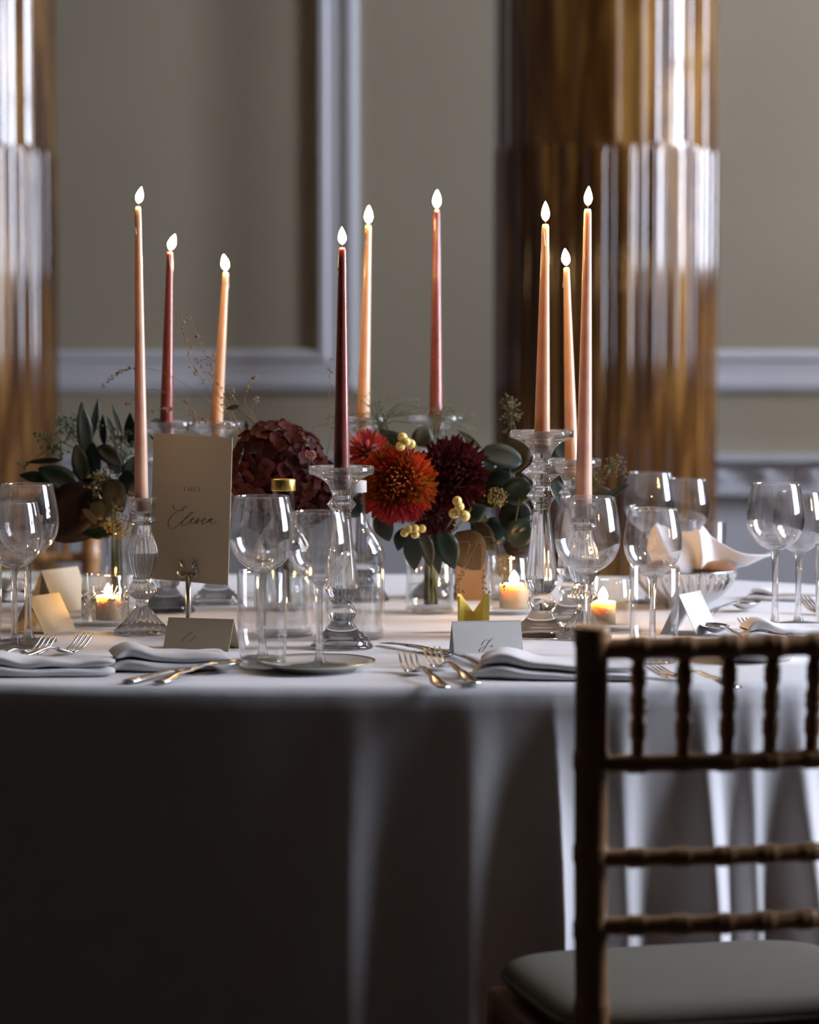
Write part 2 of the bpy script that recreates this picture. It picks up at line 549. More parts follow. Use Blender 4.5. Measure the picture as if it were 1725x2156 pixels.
def build_column(px, label):
    x = at(px, 700, COL_Y).x
    root = thing('fluted_column', label, 'column', (x, COL_Y, 0), 0, 'fluted columns against the back wall')
    zs = [0.32, 0.8, 1.2, Z_CABLE - 0.06, Z_CABLE - 0.03] + [Z_CABLE - 0.03 + 0.03 * i / 6 for i in range(1, 7)] + [Z_CABLE + 0.004, 2.0, 2.8, 3.6, 4.55]
    n = 24 * 20
    V = []
    for z in zs:
        for k in range(n):
            a = 2 * PI * k / n
            r = flute_r(a, z)
            V.append(Vector((r * math.cos(a), r * math.sin(a), z)))
    Fc = [(j * n + k, j * n + (k + 1) % n, (j + 1) * n + (k + 1) % n, (j + 1) * n + k) for j in range(len(zs) - 1) for k in range(n)]
    obj('shaft', (V, Fc), M['column'], root)
    R = COL_R
    obj('base', lathe(smooth_prof([(R + .05, .12), (R + .075, .14), (R + .08, .17), (R + .06, .20), (R + .02, .215), (R + .015, .24), (R + .04, .26), (R + .045, .28), (R + .02, .31), (R, .325)]), 64), M['trim'], root)
    obj('plinth', box(-R - .08, R + .08, -R - .08, R + .08, 0, .12), M['trim'], root, False)
    obj('collar', lathe([(R + .0, 4.5), (R + .03, 4.52), (R + .03, 4.56), (R, 4.6)], 48), M['column'], root)
    return root


build_column(1274, 'glossy brown marbled fluted column behind the three right-hand candles')
build_column(-114, 'glossy brown marbled fluted column cut off by the left edge of the picture')

# ------------------------------------------------------------------ table and cloth
TCX, TCY = -0.12, 4.265
TA, TB, TN = 1.0, 0.755, 2.5


def table_pt(a, grow=0.0):
    c, s = math.cos(a), math.sin(a)
    return Vector((TCX + (TA + grow) * math.copysign(abs(c) ** (2 / TN), c), TCY + (TB + grow) * math.copysign(abs(s) ** (2 / TN), s), 0))


tb = thing('banquet_table', 'large oval banquet table hidden under the white cloth', 'table', (TCX, TCY, 0))
NB = 96
top = [table_pt(2 * PI * k / NB, -0.012) - Vector((TCX, TCY, 0)) for k in range(NB)]
tv = [Vector((p.x, p.y, TZ - 0.035)) for p in top] + [Vector((p.x, p.y, TZ - 0.004)) for p in top]
obj('tabletop', (tv, [tuple(reversed(range(NB))), tuple(range(NB, 2 * NB))] + [(k, (k + 1) % NB, NB + (k + 1) % NB, NB + k) for k in range(NB)]), M['wood'], tb, False)
for sx in (-1, 1):
    for sy in (-1, 1):
        obj('leg', tube([(sx * .6, sy * .38, 0), (sx * .6, sy * .38, TZ - .035)], .025, 12), M['wood'], tb)


def pxx(px):  # x on the front edge of the table
    return (px - 862.5) / FPX * 3.5


FOLDS = [(pxx(120), .10, .006, 0), (pxx(520), .10, .008, 0), (pxx(742), .044, .036, 0), (pxx(995), .046, .050, 0), (pxx(1168), .018, .060, 1), (pxx(1318), .026, .045, 0),
         (pxx(1490), .024, .060, 0), (pxx(1600), .018, .030, 0), (pxx(1705), .026, .055, 0)]
xr = 0.53
while xr < 0.84:
    FOLDS.append((xr, .020, .050 + random.uniform(-.01, .01), 0)); xr += random.uniform(.06, .09)
SIDE = []
a = -0.62
while a < PI + 0.9:
    SIDE.append((a, random.uniform(.018, .03), random.uniform(.02, .04))); a += random.uniform(.075, .13)


def drape(p, a, h):
    """how far the hanging cloth stands out at height h below the table edge"""
    d = 0.004 + 0.05 * h
    front = p.y < TCY - 0.1 and -PI + 0.9 < a < -0.60
    if p.y < TCY:
        for x, w, amp, sharp in FOLDS:
            q = abs(p.x - x) / w
            if sharp:
                q2 = (p.x - x) / w
                prof = math.exp(-abs(q2) * (1.6 if q2 < 0 else 0.55)) if abs(q2) < 12 else 0
                d += amp * prof * ss(0.0, 0.30, h)
            elif q < 4:
                wob = 0.02 * math.sin(h * 5 + x * 40)
                q = abs(p.x - x - wob * h) / (w * (0.55 + 1.1 * h))
                d += amp * math.exp(-q * q) * ss(-0.03, 0.45, h)
    if not front:
        for a0, w, amp in SIDE:
            q = abs(a - a0) / w
            if q < 4: d += amp * math.exp(-q * q) * ss(0.02, 0.4, h)
    return d


angs = []
k = 0
A = -PI + 0.0
# finer sampling along the front
def ang_step(a): return 0.0045 if -2.6 < a < -0.3 else 0.012
a = -PI
while a < PI - 1e-6:
    angs.append(a); a += ang_step(a)
hs = [0, .004, .012, .03, .06, .10, .15, .20, .26, .32, .38, .45, .52, .60, .68, .735]
V, Fc = [], []
na = len(angs)
for j, h in enumerate(hs):
    for a in angs:
        p = table_pt(a)
        nx = abs((p.x - TCX) / TA) ** (TN - 1) / TA * math.copysign(1, p.x - TCX)
        ny = abs((p.y - TCY) / TB) ** (TN - 1) / TB * math.copysign(1, p.y - TCY)
        nrm = Vector((nx, ny, 0)).normalized()
        if h <= 0.004: q = p + nrm * (-0.010 if j == 0 else -0.002); z = TZ - (0.0 if j == 0 else 0.003)
        else: q = p + nrm * drape(p, a, h); z = TZ - h
        V.append(Vector((q.x - TCX, q.y - TCY, z)))
for j in range(len(hs) - 1):
    for k in range(na):
        Fc.append((j * na + k, (j + 1) * na + k, (j + 1) * na + (k + 1) % na, j * na + (k + 1) % na))
c0 = len(V)
for f in (0.97, 0.6, 0.25):
    for k in range(na):
        V.append(Vector((V[k].x * f, V[k].y * f, TZ)))
for j in range(3):
    A0 = 0 if j == 0 else c0 + (j - 1) * na
    B0 = c0 + j * na
    for k in range(na):
        Fc.append((A0 + k, A0 + (k + 1) % na, B0 + (k + 1) % na, B0 + k))
V.append(Vector((0, 0, TZ)))
for k in range(na):
    Fc.append((c0 + 2 * na + k, c0 + 2 * na + (k + 1) % na, len(V) - 1))
cl = link('tablecloth', make_mesh('tablecloth', V, Fc, M['cloth']), loc=(TCX, TCY, 0))
tag(cl, 'long white linen tablecloth hanging in folds to the floor', 'tablecloth')

# ------------------------------------------------------------------ glassware
def wine_profile(s):
    z0 = 0.108
    outer = smooth_prof([(0.0045, 0.100), (0.007, 0.1055), (0.017, 0.1105), (0.0285, 0.1195), (0.0360, 0.132), (0.0388, 0.146), (0.0380, 0.162), (0.0350, 0.180), (0.0318, 0.195)], 4)
    inner = [(max(r - 0.0012, 0), z + 0.0030 * (1 - ss(.108, .13, z))) for r, z in outer if z > 0.108]
    lip = [(outer[-1][0] - 0.0004, 0.1956)]
    return [(r * s, z * s) for r, z in outer + lip + list(reversed(inner)) + [(0, 0.1105)]]


def wine_glass(loc, s, label, rz=0.0, group='wine glasses on the table'):
    root = thing('wine_glass', label, 'wine glass', loc, rz, group)
    key = 'wine_%.3f' % s
    if key not in WG:
        bowl = make_mesh('bowl', *lathe(wine_profile(s), 112), M['winebowl'])
        stem = make_mesh('stem', *lathe([(r * s, z * s) for r, z in smooth_prof([(0.0085, 0.004), (0.0058, 0.012), (0.0046, 0.03), (0.0042, 0.06), (0.0046, 0.09), (0.0062, 0.1015), (0.0095, 0.1062), (0.0160, 0.1106)], 4) + [(0, 0.1098)]], 24), M['stemglass'])
        foot = make_mesh('foot', *lathe([(r * s, z * s) for r, z in [(0, 0.0), (0.036, 0.0), (0.0372, 0.0009), (0.036, 0.0018), (0.022, 0.0028), (0.010, 0.0048), (0.0, 0.0065)]], 48), M['stemglass'])
        WG[key] = (bowl, stem, foot)
    for n, me in zip(('bowl', 'stem', 'foot'), WG[key]):
        link(n, me, root)
    return root


WG = {}


def highball(loc, label, s=1.0):
    root = thing('highball_glass', label, 'glass', loc, 0, 'plain tumblers on the table')
    key = 'hb%.3f' % s
    if key not in WG:
        WG[key] = (make_mesh('wall', *lathe([(r * s, z * s) for r, z in [(0.0290, 0.008), (0.0305, 0.05), (0.0312, 0.1185), (0.0306, 0.1195), (0.0300, 0.1185), (0.0292, 0.05), (0.0277, 0.0125), (0.0, 0.0125)]], 56), M['bowlglass']),
                   make_mesh('base', *lathe([(r * s, z * s) for r, z in [(0, 0), (0.0265, 0), (0.0288, 0.0025), (0.0290, 0.008), (0.0277, 0.0122), (0, 0.0122)]], 48), M['stemglass']))
    for n, me in zip(('glass_wall', 'glass_base'), WG[key]):
        link(n, me, root)
    return root


def T(u, v): return on(u, v, TZ)


wine_glass(T(60, 1350), 1.07, 'taller of the two wine glasses at the left edge, in front of the dark leaves')
wine_glass(T(31, 1362), 0.97, 'shorter wine glass at the left edge, overlapping the taller one')
highball(T(-44, 1352), 'plain tumbler cut off by the left edge of the picture')
wine_glass(T(553, 1392), 1.06, 'tall wine glass beside the table number card, behind a plain tumbler')
highball(T(553, 1404), 'plain clear tumbler to the right of the table number card')
plate_z = TZ + 0.0062
g4 = on(673, 1402, plate_z)
wine_glass(g4, 0.965, 'wine glass on the small white plate in the front centre')
wine_glass(T(1236, 1396), 1.06, 'large wine glass in front of the pink candle, right of centre')
wine_glass(T(1374, 1380), 0.96, 'smaller wine glass rising above the chair back, with a tumbler in front of it')
highball(T(1377, 1394), 'plain tumbler just behind the top rail of the near chair')
wine_glass(T(1368, 1268), 1.00, 'blurred far wine glass behind the bread bowl, nearest the brown column')
wine_glass(T(1444, 1262), 0.94, 'blurred far wine glass directly behind the napkin in the bread bowl')
highball(T(1488, 1252), 'blurred far tumbler behind the bread bowl', 0.95)
wine_glass(T(1632, 1325), 1.03, 'wine glass standing free at right, left one of the right-hand pair')
wine_glass(T(1681, 1314), 0.95, 'wine glass touching the right edge of the picture')
highball(T(1764, 1330), 'plain tumbler only just showing at the right edge')


def bottle(loc, label, cap, capname):
    root = thing('water_bottle', label, 'bottle', loc, 0, 'clear water bottles')
    out = smooth_prof([(0.036, 0.0), (0.0395, 0.004), (0.040, 0.02), (0.040, 0.06), (0.040, 0.105), (0.0385, 0.122), (0.030, 0.139), (0.020, 0.152), (0.0155, 0.164), (0.0148, 0.185), (0.0150, 0.197)], 4)
    inn = [(r - 0.0022, z + (0.005 if z < 0.02 else 0)) for r, z in out]
    obj('glass_body', lathe([(0, 0.0)] + out + list(reversed(inn)) + [(0, 0.005)], 56), M['bowlglass'], root)
    obj('cap', lathe([(0, 0.196), (0.0162, 0.196), (0.0164, 0.197), (0.0164, 0.2105), (0.0158, 0.2115), (0, 0.2115)], 40), cap, root)['label'] = capname
    obj('water', lathe(smooth_prof([(0.0, 0.0055), (0.034, 0.0056), (0.0375, 0.009), (0.0376, 0.02), (0.0376, 0.06), (0.0376, 0.100)], 3) + [(0, 0.1005)], 48), M['water'], root)
    return root


bottle(T(598, 1338), 'clear glass water bottle with a gold cap behind the tumbler', M['gold'], 'gold screw cap')
bottle(T(747, 1344), 'clear glass water bottle with a white cap beside the burgundy candle', M['cap_white'], 'white cap')


# ------------------------------------------------------------------ candlesticks and taper candles
def dedge(pts, sub=3): return smooth_prof([(r / 1000, z / 1000) for r, z in pts], sub)


def ribbed_candlestick(loc, s, label):
    root = thing('ribbed_candlestick', label, 'candlestick', loc, 0, 'ribbed glass candlesticks')
    def fl(a, r, z):
        z /= s
        k = 0.0
        if 0.004 < z < 0.034: k = 0.055
        elif 0.048 < z < 0.070 or 0.078 < z < 0.135: k = 0.045
        return r * (1 + k * math.cos(a * 20))
    foot = dedge([(38, 0), (39, 2), (37, 5), (30, 11), (20, 22), (12, 33), (9, 38), (8.5, 43), (9, 47)])
    knop = dedge([(9, 47), (13, 50), (19, 55), (20, 59), (17, 65), (13, 71), (12.5, 75)])
    bulb = dedge([(12.5, 75), (16, 84), (20, 97), (21.5, 108), (19.5, 119), (15.5, 131), (13, 143), (12.5, 148)])
    cup = dedge([(12.5, 148), (18, 150.5), (19, 153), (17.5, 156), (17, 160), (18, 172), (19.3, 184)]) + [(0.0188, 0.1856), (0.0155, 0.185), (0.0135, 0.172), (0.0130, 0.165), (0, 0.1645)]
    sc = lambda P: [(r * s, z * s) for r, z in P]
    obj('foot', lathe(sc([(0, 0)] + foot + [(0, 0.047)]), 160, fl), M['crystal'], root)
    obj('knop', lathe(sc([(0, 0.047)] + knop + [(0, 0.075)]), 160, fl), M['crystal'], root)
    obj('bulb', lathe(sc([(0, 0.075)] + bulb + [(0, 0.148)]), 160, fl), M['crystal'], root)
    obj('candle_cup', lathe(sc([(0, 0.148)] + cup), 64), M['crystal'], root)
    return root, 0.1645 * s


def disc_candlestick(loc, s, label, rings=1, facets=True):
    root = thing('disc_candlestick', label, 'candlestick', loc, 0, 'clear glass candlesticks with wide drip dishes')
    base = [(40, 0), (41, 2), (40, 5), (37, 6.5), (37.5, 9.5), (34, 11), (34, 14), (29, 16), (28.5, 19), (23, 22), (18, 29), (14.5, 34), (14, 36)]
    sphere = [(14, 36), (17.5, 40), (19, 46), (17.5, 52), (13.5, 57), (13, 59)]
    col = [(13, 59), (17, 64), (20.5, 71), (21.5, 80), (19.5, 100), (16, 130), (13, 155), (11.5, 168), (11.5, 172)]
    z = 172
    ringp = []
    if rings == 1:
        ringp = [[(11.5, 172), (13, 179), (18.8, 186.5), (19, 188), (13, 195), (12.3, 199)]]
        z = 199
    else:
        ringp = [[(11.5, 172), (13, 180), (20, 188.5), (20.2, 190), (13.5, 199), (12.5, 204)], [(12.5, 204), (13.5, 210), (26.5, 219.5), (27, 221.5), (14.5, 232), (12.8, 240)]]
        z = 240
    dish = [(12.6, z), (13.5, z + 4), (17, z + 12), (25, z + 20), (36, z + 25.5), (42, z + 27.5)]
    sc = lambda P: [(r * s, q * s) for r, q in P]
    mm = lambda P: [(r / 1000, q / 1000) for r, q in P]
    fl = (lambda a, r, q: r * (1 - 0.05 * (1 - abs(math.cos(a * 4.5)) ** 0.6))) if facets else None
    obj('foot', lathe(sc([(0, 0)] + mm(base) + [(0, .036)]), 64), M['crystal'], root)
    obj('ball_knop', lathe(sc([(0, .036)] + dedge(sphere) + [(0, .059)]), 48), M['crystal'], root)
    obj('shaft', lathe(sc([(0, .059)] + dedge(col) + [(0, .172)]), 90, fl), M['crystal'], root, True)
    for rp in ringp:
        obj('ring_knop', lathe(sc([(0, rp[0][1] / 1000)] + dedge(rp, 2) + [(0, rp[-1][1] / 1000)]), 56), M['crystal'], root)
    zz = z / 1000
    obj('drip_dish', lathe(sc([(0, zz)] + dedge(dish) + [(.0425, zz + .030), (.0425, zz + .0365), (.0418, zz + .0375), (.0400, zz + .0365), (.0385, zz + .0325), (.026, zz + .0295), (.016, zz + .027), (.0128, zz + .024), (.0126, zz + .008), (0, zz + .008)]), 64), M['crystal'], root)
    return root, (zz + 0.008) * s


def flame_mesh(h, r):
    return lathe([(a * r, b * h) for a, b in smooth_prof([(0.0, 0.0), (0.45, 0.06), (0.85, 0.2), (1.0, 0.36), (0.85, 0.58), (0.5, 0.80), (0.16, 0.95), (0, 1.0)], 2)], 12)


def taper(hold, zs, utop, vtop, r0, label, mat, lean=(0, 0), flame_h=0.023):
    """hold: holder root; zs: socket height; the candle axis runs from the socket to the wick seen at (utop, vtop)"""
    base = Vector(hold.location) + Vector((0, 0, zs))
    tip = at(utop, vtop, base.y)
    ax = tip - base
    Lc = ax.length
    q = Vector((0, 0, 1)).rotation_difference(ax.normalized())
    root = thing('taper_candle', label, 'candle', base, 0, 'lit taper candles')
    root.rotation_mode = 'QUATERNION'
    root.rotation_quaternion = q
    prof = [(0, 0)]
    n = 22
    for i in range(n + 1):
        t = i / n
        r = r0 * (1 - 0.56 * t ** 1.05)
        if t < 0.04: r *= 0.93 + 0.07 * t / 0.04
        prof.append((r, Lc * t * 0.985))
    prof += [(r0 * 0.34, Lc * 0.9955), (r0 * 0.24, Lc * 0.993), (0, Lc * 0.991)]
    obj('wax', lathe(prof, 32), mat, root)
    wk = obj('wick', tube([(0, 0, Lc * 0.985), (0.0002, 0, Lc + 0.003), (0.0008, 0, Lc + 0.0055)], 0.0008, 6), M['wick'], root)
    f = obj('flame', flame_mesh(flame_h, 0.0056), M['flame'], wk, loc=(0, 0, Lc + 0.0025), rot=(0, lean[0], 0))
    # a run of wax down the side
    ca = random.uniform(0, 2 * PI)
    pts = []
    for i in range(9):
        t = 0.985 - 0.07 * i / 8 * random.uniform(0.9, 1.1)
        r = r0 * (1 - 0.56 * t ** 1.05)
        pts.append((math.cos(ca + .05 * i) * r, math.sin(ca + .05 * i) * r, Lc * t * 0.985))
    obj('wax_drip', tube(pts, [0.0007, .0009, .001, .001, .001, .001, .0013, .0016, .0008], 8), mat, root)
    return root


ribA, zA = ribbed_candlestick(T(300, 1334), 1.0, 'ribbed glass candlestick left of the table number card')
taper(ribA, zA, 291, 432, 0.0098, 'tall dusty pink taper candle beside the table number card, leftmost of all', M['pink'], (0.22, 0))
st2, z2 = disc_candlestick(T(352, 1288), 1.0, 'clear glass candlestick mostly hidden behind the table number card', 2)
taper(st2, z2, 358, 529, 0.0104, 'burgundy taper candle rising straight behind the table number card', M['burgundy'], (0.30, 0))
st3, z3 = disc_candlestick(T(455, 1272), 0.98, 'clear glass candlestick behind the right side of the table number card', 2)
taper(st3, z3, 476, 572, 0.0100, 'short peach taper candle leaning right behind the table number card', M['peach'], (-0.22, 0))
st4, z4 = disc_candlestick(T(720, 1364), 1.0, 'clear glass candlestick with wide dish in the front centre, before the flowers', 1)
taper(st4, z4, 721, 519, 0.0110, 'burgundy taper candle in the front centre candlestick', M['burgundy'], (-0.03, 0))
st5, z5 = disc_candlestick(T(764, 1264), 1.0, 'clear glass candlestick hidden behind the orange flowers, left one', 2)
taper(st5, z5, 776, 473, 0.0106, 'peach taper candle behind the orange flowers, between two burgundy candles', M['peach'], (0.0, 0), 0.0255)
st6, z6 = disc_candlestick(T(918, 1258), 1.0, 'clear glass candlestick hidden behind the dark red flowers', 2)
taper(st6, z6, 920, 440, 0.0108, 'tall burgundy taper candle behind the yellow berries, before the plain wall', M['burgundy'], (0.02, 0), 0.0255)
st7, z7 = disc_candlestick(T(1140, 1340), 1.0, 'tallest clear glass candlestick, two sharp rings under a wide dish', 2)
taper(st7, z7, 1149, 470, 0.0112, 'peach taper candle in the tallest candlestick, left of the right-hand three', M['peach'], (-0.02, 0), 0.027)
st8, z8 = disc_candlestick(T(1204, 1308), 0.97, 'clear glass candlestick with dish behind the tallest one', 1)
taper(st8, z8, 1193, 562, 0.0100, 'shortest of the three right-hand candles, peach and leaning left', M['peach'], (-0.06, 0))
ribC, zC = ribbed_candlestick(T(1228, 1344), 0.98, 'ribbed glass candlestick seen through the large wine glass at right')
taper(ribC, zC, 1238, 437, 0.0116, 'tallest of the three right-hand candles, rosy peach, above the large wine glass', M['pink'], (0.04, 0), 0.026)


# ------------------------------------------------------------------ votives
def votive(u, v, r, h, label, clabel, cut=False, wax_r=0.0175, wax_h=0.032, fr=0.005, fh=0.017, dx=0.0):
    p = T(u, v)
    root = thing('votive_holder', label, 'candle holder', p, 0, 'glass votive holders')
    obj('glass_wall', lathe([(0, 0), (r * .97, 0), (r, .003), (r, h * .5), (r, h - .001), (r - .0012, h), (r - .0024, h - .001), (r - .0026, .008), (0, .008)], 64), M['votiveglass'], root)
    if cut:
        # cut star-and-swag pattern standing proud of the glass
        for a0 in range(8):
            a = 2 * PI * a0 / 8 + 0.39
            V, Fc = [], []
            for k in range(11):
                ang = -PI / 2 + (k - 5) * 0.16 if k < 11 else 0
                ln = h * (0.46 - 0.012 * abs(k - 5) ** 1.5)
                t0 = 0.004
                pts = []
                for q in range(5):
                    d = t0 + (ln - t0) * q / 4
                    pts.append(((a + d * math.cos(ang) / r), h * 0.60 + d * math.sin(ang)))
                V2, F2 = tube([((r + .0003) * math.cos(b), (r + .0003) * math.sin(b), z) for b, z in pts], [.0006, .0007, .0006, .0005, .0003], 5)
                V, Fc = join((V, Fc), (V2, F2))
            for k in range(5):
                ang = PI * (0.15 + 0.7 * k / 4)
                ln = h * 0.22
                V2, F2 = tube([((r + .0003) * math.cos(a + d * math.cos(ang) / r), (r + .0003) * math.sin(a + d * math.cos(ang) / r), h * .60 + d * math.sin(ang)) for d in (0.002, ln * .5, ln)], [.0006, .0005, .0003], 5)
                V, Fc = join((V, Fc), (V2, F2))
            obj('cut_star', (V, Fc), M['crystal'], root)
    c = thing('votive_candle', clabel, 'candle', p + Vector((dx, 0, .0082)), 0, 'small votive candles')
    obj('wax', lathe([(0, 0), (wax_r, 0), (wax_r, wax_h), (wax_r * .93, wax_h + .001), (wax_r * .85, wax_h - .001), (wax_r * .4, wax_h - .003), (0, wax_h - .0035)], 32), M['ivory'], c)
    wk = obj('wick', tube([(0, 0, wax_h - .004), (0, 0, wax_h + .005)], .0008, 6), M['wick'], c)
    obj('flame', flame_mesh(fh, fr), M['votive_flame'], wk, loc=(0, 0, wax_h + .001))
    return root


votive(222, 1316, 0.0325, 0.072, 'cut glass votive holder at left with star pattern, glowing', 'lit ivory candle inside the cut glass votive at left', True, dx=0.004)
votive(1068, 1292, 0.0330, 0.083, 'plain glass votive holder behind the white place card, under the leaves', 'lit candle in the votive behind the white place card', False, 0.021, 0.034, 0.0065, 0.019, 0.010)
votive(1283, 1326, 0.0300, 0.072, 'glass votive holder right of the large wine glass stem', 'lit candle in the votive right of the large wine glass', False, 0.0175, 0.030, 0.0065, 0.020, -0.0085)


# ------------------------------------------------------------------ cards and writing
def ribbon(pts, w, n=None):
    """flat pen stroke in the xz plane, facing -y"""
    P = [Vector((p[0], 0, p[1])) for p in pts]
    V, Fc = [], []
    m = len(P)
    for i, p in enumerate(P):
        t = (P[min(i + 1, m - 1)] - P[max(i - 1, 0)])
        if t.length < 1e-9: t = Vector((1, 0, 0))
        t.normalize()
        nn = Vector((-t.z, 0, t.x))
        ww = w[i] if hasattr(w, '__len__') else w
        V += [p + nn * ww / 2, p - nn * ww / 2]
    for i in range(m - 1):
        Fc.append((2 * i, 2 * i + 1, 2 * i + 3, 2 * i + 2))
    return V, Fc


def strokes(lst, conv, w, smooth=True, swell=False):
    out = ([], [])
    for s in lst:
        s = [conv(*p) for p in s]
        if smooth and len(s) > 2: s = smooth_prof(s, 5)
        ws = w
        if swell:
            ws = []
            for i in range(len(s)):
                a = s[max(i - 1, 0)]; b = s[min(i + 1, len(s) - 1)]
                down = abs(b[1] - a[1]) / (math.hypot(b[0] - a[0], b[1] - a[1]) + 1e-9)
                ws.append(w * (0.55 + 0.75 * max(0, down - 0.35) / 0.65))
        out = join(out, ribbon(s, ws))
    return out


CW, CH = 0.122, 0.202
stand_p = T(397, 1326)
cardz = 0.0
tn = thing('card_stand', 'metal card stand with curled grips holding the table number', 'card stand', stand_p, 0)
rod_h = at(397, 1212, stand_p.y).z - TZ
obj('rod', tube([(0, 0, .003), (0, 0, rod_h * .5), (0, 0, rod_h)], .0038, 14), M['pewter'], tn)
obj('foot', lathe([(0, 0), (.028, 0), (.029, .002), (.026, .004), (.008, .0055), (0, .007)], 32), M['pewter'], tn)
for sx in (-1, 1):
    pts = [(0, 0, rod_h - .002), (sx * .004, 0, rod_h + .001), (sx * .009, -.001, rod_h - .001), (sx * .0125, -.002, rod_h + .004), (sx * .0115, -.002, rod_h + .010), (sx * .0075, -.002, rod_h + .012), (sx * .0085, -.0025, rod_h + .017), (sx * .0105, -.0025, rod_h + .020)]
    obj('grip', tube(smooth_prof(pts, 3), .0021, 8), M['pewter'], tn)
# the card itself, turned a little and tilted to the right
card = thing('table_number_card', 'cream card reading TABLE Eleven in the metal stand', 'card', Vector((stand_p.x, stand_p.y + .0042, at(395, 1226, stand_p.y).z)), 0)
card.rotation_euler = (0, math.radians(2.2), math.radians(-24))
sheet = obj('card_sheet', box(-CW / 2, CW / 2, 0, .0009, 0, CH), M['paper'], card, False)


def card_xy(u, v):
    s = (u - 311.5) / 168.0
    tp = 906 + 15 * s; bt = 1213 + 25 * s
    t = (v - tp) / (bt - tp)
    return ((s - .5) * CW, (1 - t) * CH)


def zc1(x, y): return card_xy(330 + x / 12.32, 1000 + y / 12.32)


ELEVEN = [
    [(388, 733), (362, 745), (348, 785), (365, 825), (400, 855), (450, 878), (520, 882), (580, 872), (640, 848), (690, 818), (714, 790), (692, 775), (650, 790), (615, 830), (597, 870), (606, 905)],
    [(606, 905), (570, 888), (540, 888), (490, 900), (420, 930), (350, 985), (290, 1050), (250, 1120), (230, 1190), (235, 1260), (265, 1315), (320, 1340), (380, 1338), (440, 1310), (500, 1265), (560, 1205), (640, 1140), (740, 1075), (820, 1010), (862, 960), (860, 938), (836, 946), (780, 985), (700, 1070), (630, 1150), (595, 1210), (590, 1260), (620, 1290), (660, 1280), (720, 1238), (800, 1190), (880, 1140), (910, 1112), (895, 1098), (855, 1120), (820, 1160), (805, 1200), (830, 1240), (870, 1240), (920, 1208), (975, 1165), (1030, 1115)],
    [(1040, 1108), (1010, 1150), (975, 1200), (955, 1245), (978, 1248), (1030, 1190), (1070, 1165), (1110, 1180), (1150, 1180), (1192, 1150), (1212, 1130), (1192, 1120), (1150, 1150), (1115, 1195), (1110, 1240), (1135, 1270), (1170, 1265), (1220, 1230), (1290, 1175), (1340, 1140)],
    [(1342, 1142), (1300, 1195), (1262, 1250)],
    [(1270, 1240), (1330, 1180), (1388, 1133), (1380, 1170), (1350, 1230), (1345, 1265), (1375, 1285), (1430, 1270), (1470, 1240), (1502, 1222)]]
wr = strokes(ELEVEN, zc1, .00105, True, True)
o = obj('script_word', wr, M['ink'], sheet, False, loc=(0, -.00015, 0)); o['label'] = 'handwritten word Eleven'
tbl = [
    # T
    ([(605, 288), (608, 272), (678, 280), (677, 298)], 5), ([(643, 278), (640, 370)], 15), ([(622, 370), (658, 374)], 6),
    # A
    ([(742, 285), (712, 382)], 6), ([(740, 285), (765, 386)], 15), ([(722, 350), (758, 353)], 5), ([(700, 381), (724, 383)], 5), ([(750, 386), (778, 388)], 5),
    # B
    ([(816, 290), (814, 390)], 14), ([(800, 289), (838, 291), (853, 303), (850, 326), (836, 336), (816, 337)], 7), ([(836, 337), (858, 347), (862, 368), (852, 386), (836, 392), (800, 389)], 7),
    # L
    ([(916, 297), (912, 398)], 14), ([(898, 296), (934, 299)], 5), ([(895, 397), (962, 403), (967, 380)], 6),
    # E
    ([(1012, 305), (1008, 406)], 14), ([(994, 304), (1060, 309), (1061, 330)], 6), ([(1012, 354), (1044, 357)], 6), ([(1044, 343), (1044, 370)], 5), ([(990, 405), (1060, 411), (1065, 388)], 6)]
V, Fc = [], []
for pts, w in tbl:
    V, Fc = join((V, Fc), ribbon([zc1(*p) for p in pts], w / 12.32 * CW / 168 * 1.1))
o = obj('printed_word', (V, Fc), M['ink'], sheet, False, loc=(0, -.00015, 0)); o['label'] = 'small printed capitals TABLE'


def place_card(u, v, rz, label, mat=None, L=0.086, Hh=0.044, D=0.040, writing=None):
    """folded tent card; u, v: middle of its footprint"""
    root = thing('place_card', label, 'place card', T(u, v), rz, 'tent-folded place cards')
    mat = mat or M['white_paper']
    t = .0008
    for sy, nm in ((-1, 'front_leaf'), (1, 'back_leaf')):
        V = [Vector((-L / 2, sy * D / 2, 0)), Vector((L / 2, sy * D / 2, 0)), Vector((L / 2, 0, Hh)), Vector((-L / 2, 0, Hh))]
        nn = Vector((0, sy * Hh, D / 2)).normalized() * t
        V += [p - nn for p in V]
        lf = obj(nm, (V, [(0, 1, 2, 3), (7, 6, 5, 4), (0, 4, 5, 1), (1, 5, 6, 2), (2, 6, 7, 3), (3, 7, 4, 0)]), mat, root, False)
        if sy < 0: front = lf
    if writing:
        sl = math.hypot(Hh, D / 2)
        wr = strokes(writing, lambda x, z: (x, z), .0007, True, True)
        tilt = math.atan2(D / 2, Hh)
        o = obj('written_initial', wr, M['ink'], front, False, loc=(0, -D / 2 - .0002, 0), rot=(-tilt, 0, 0))
    return root


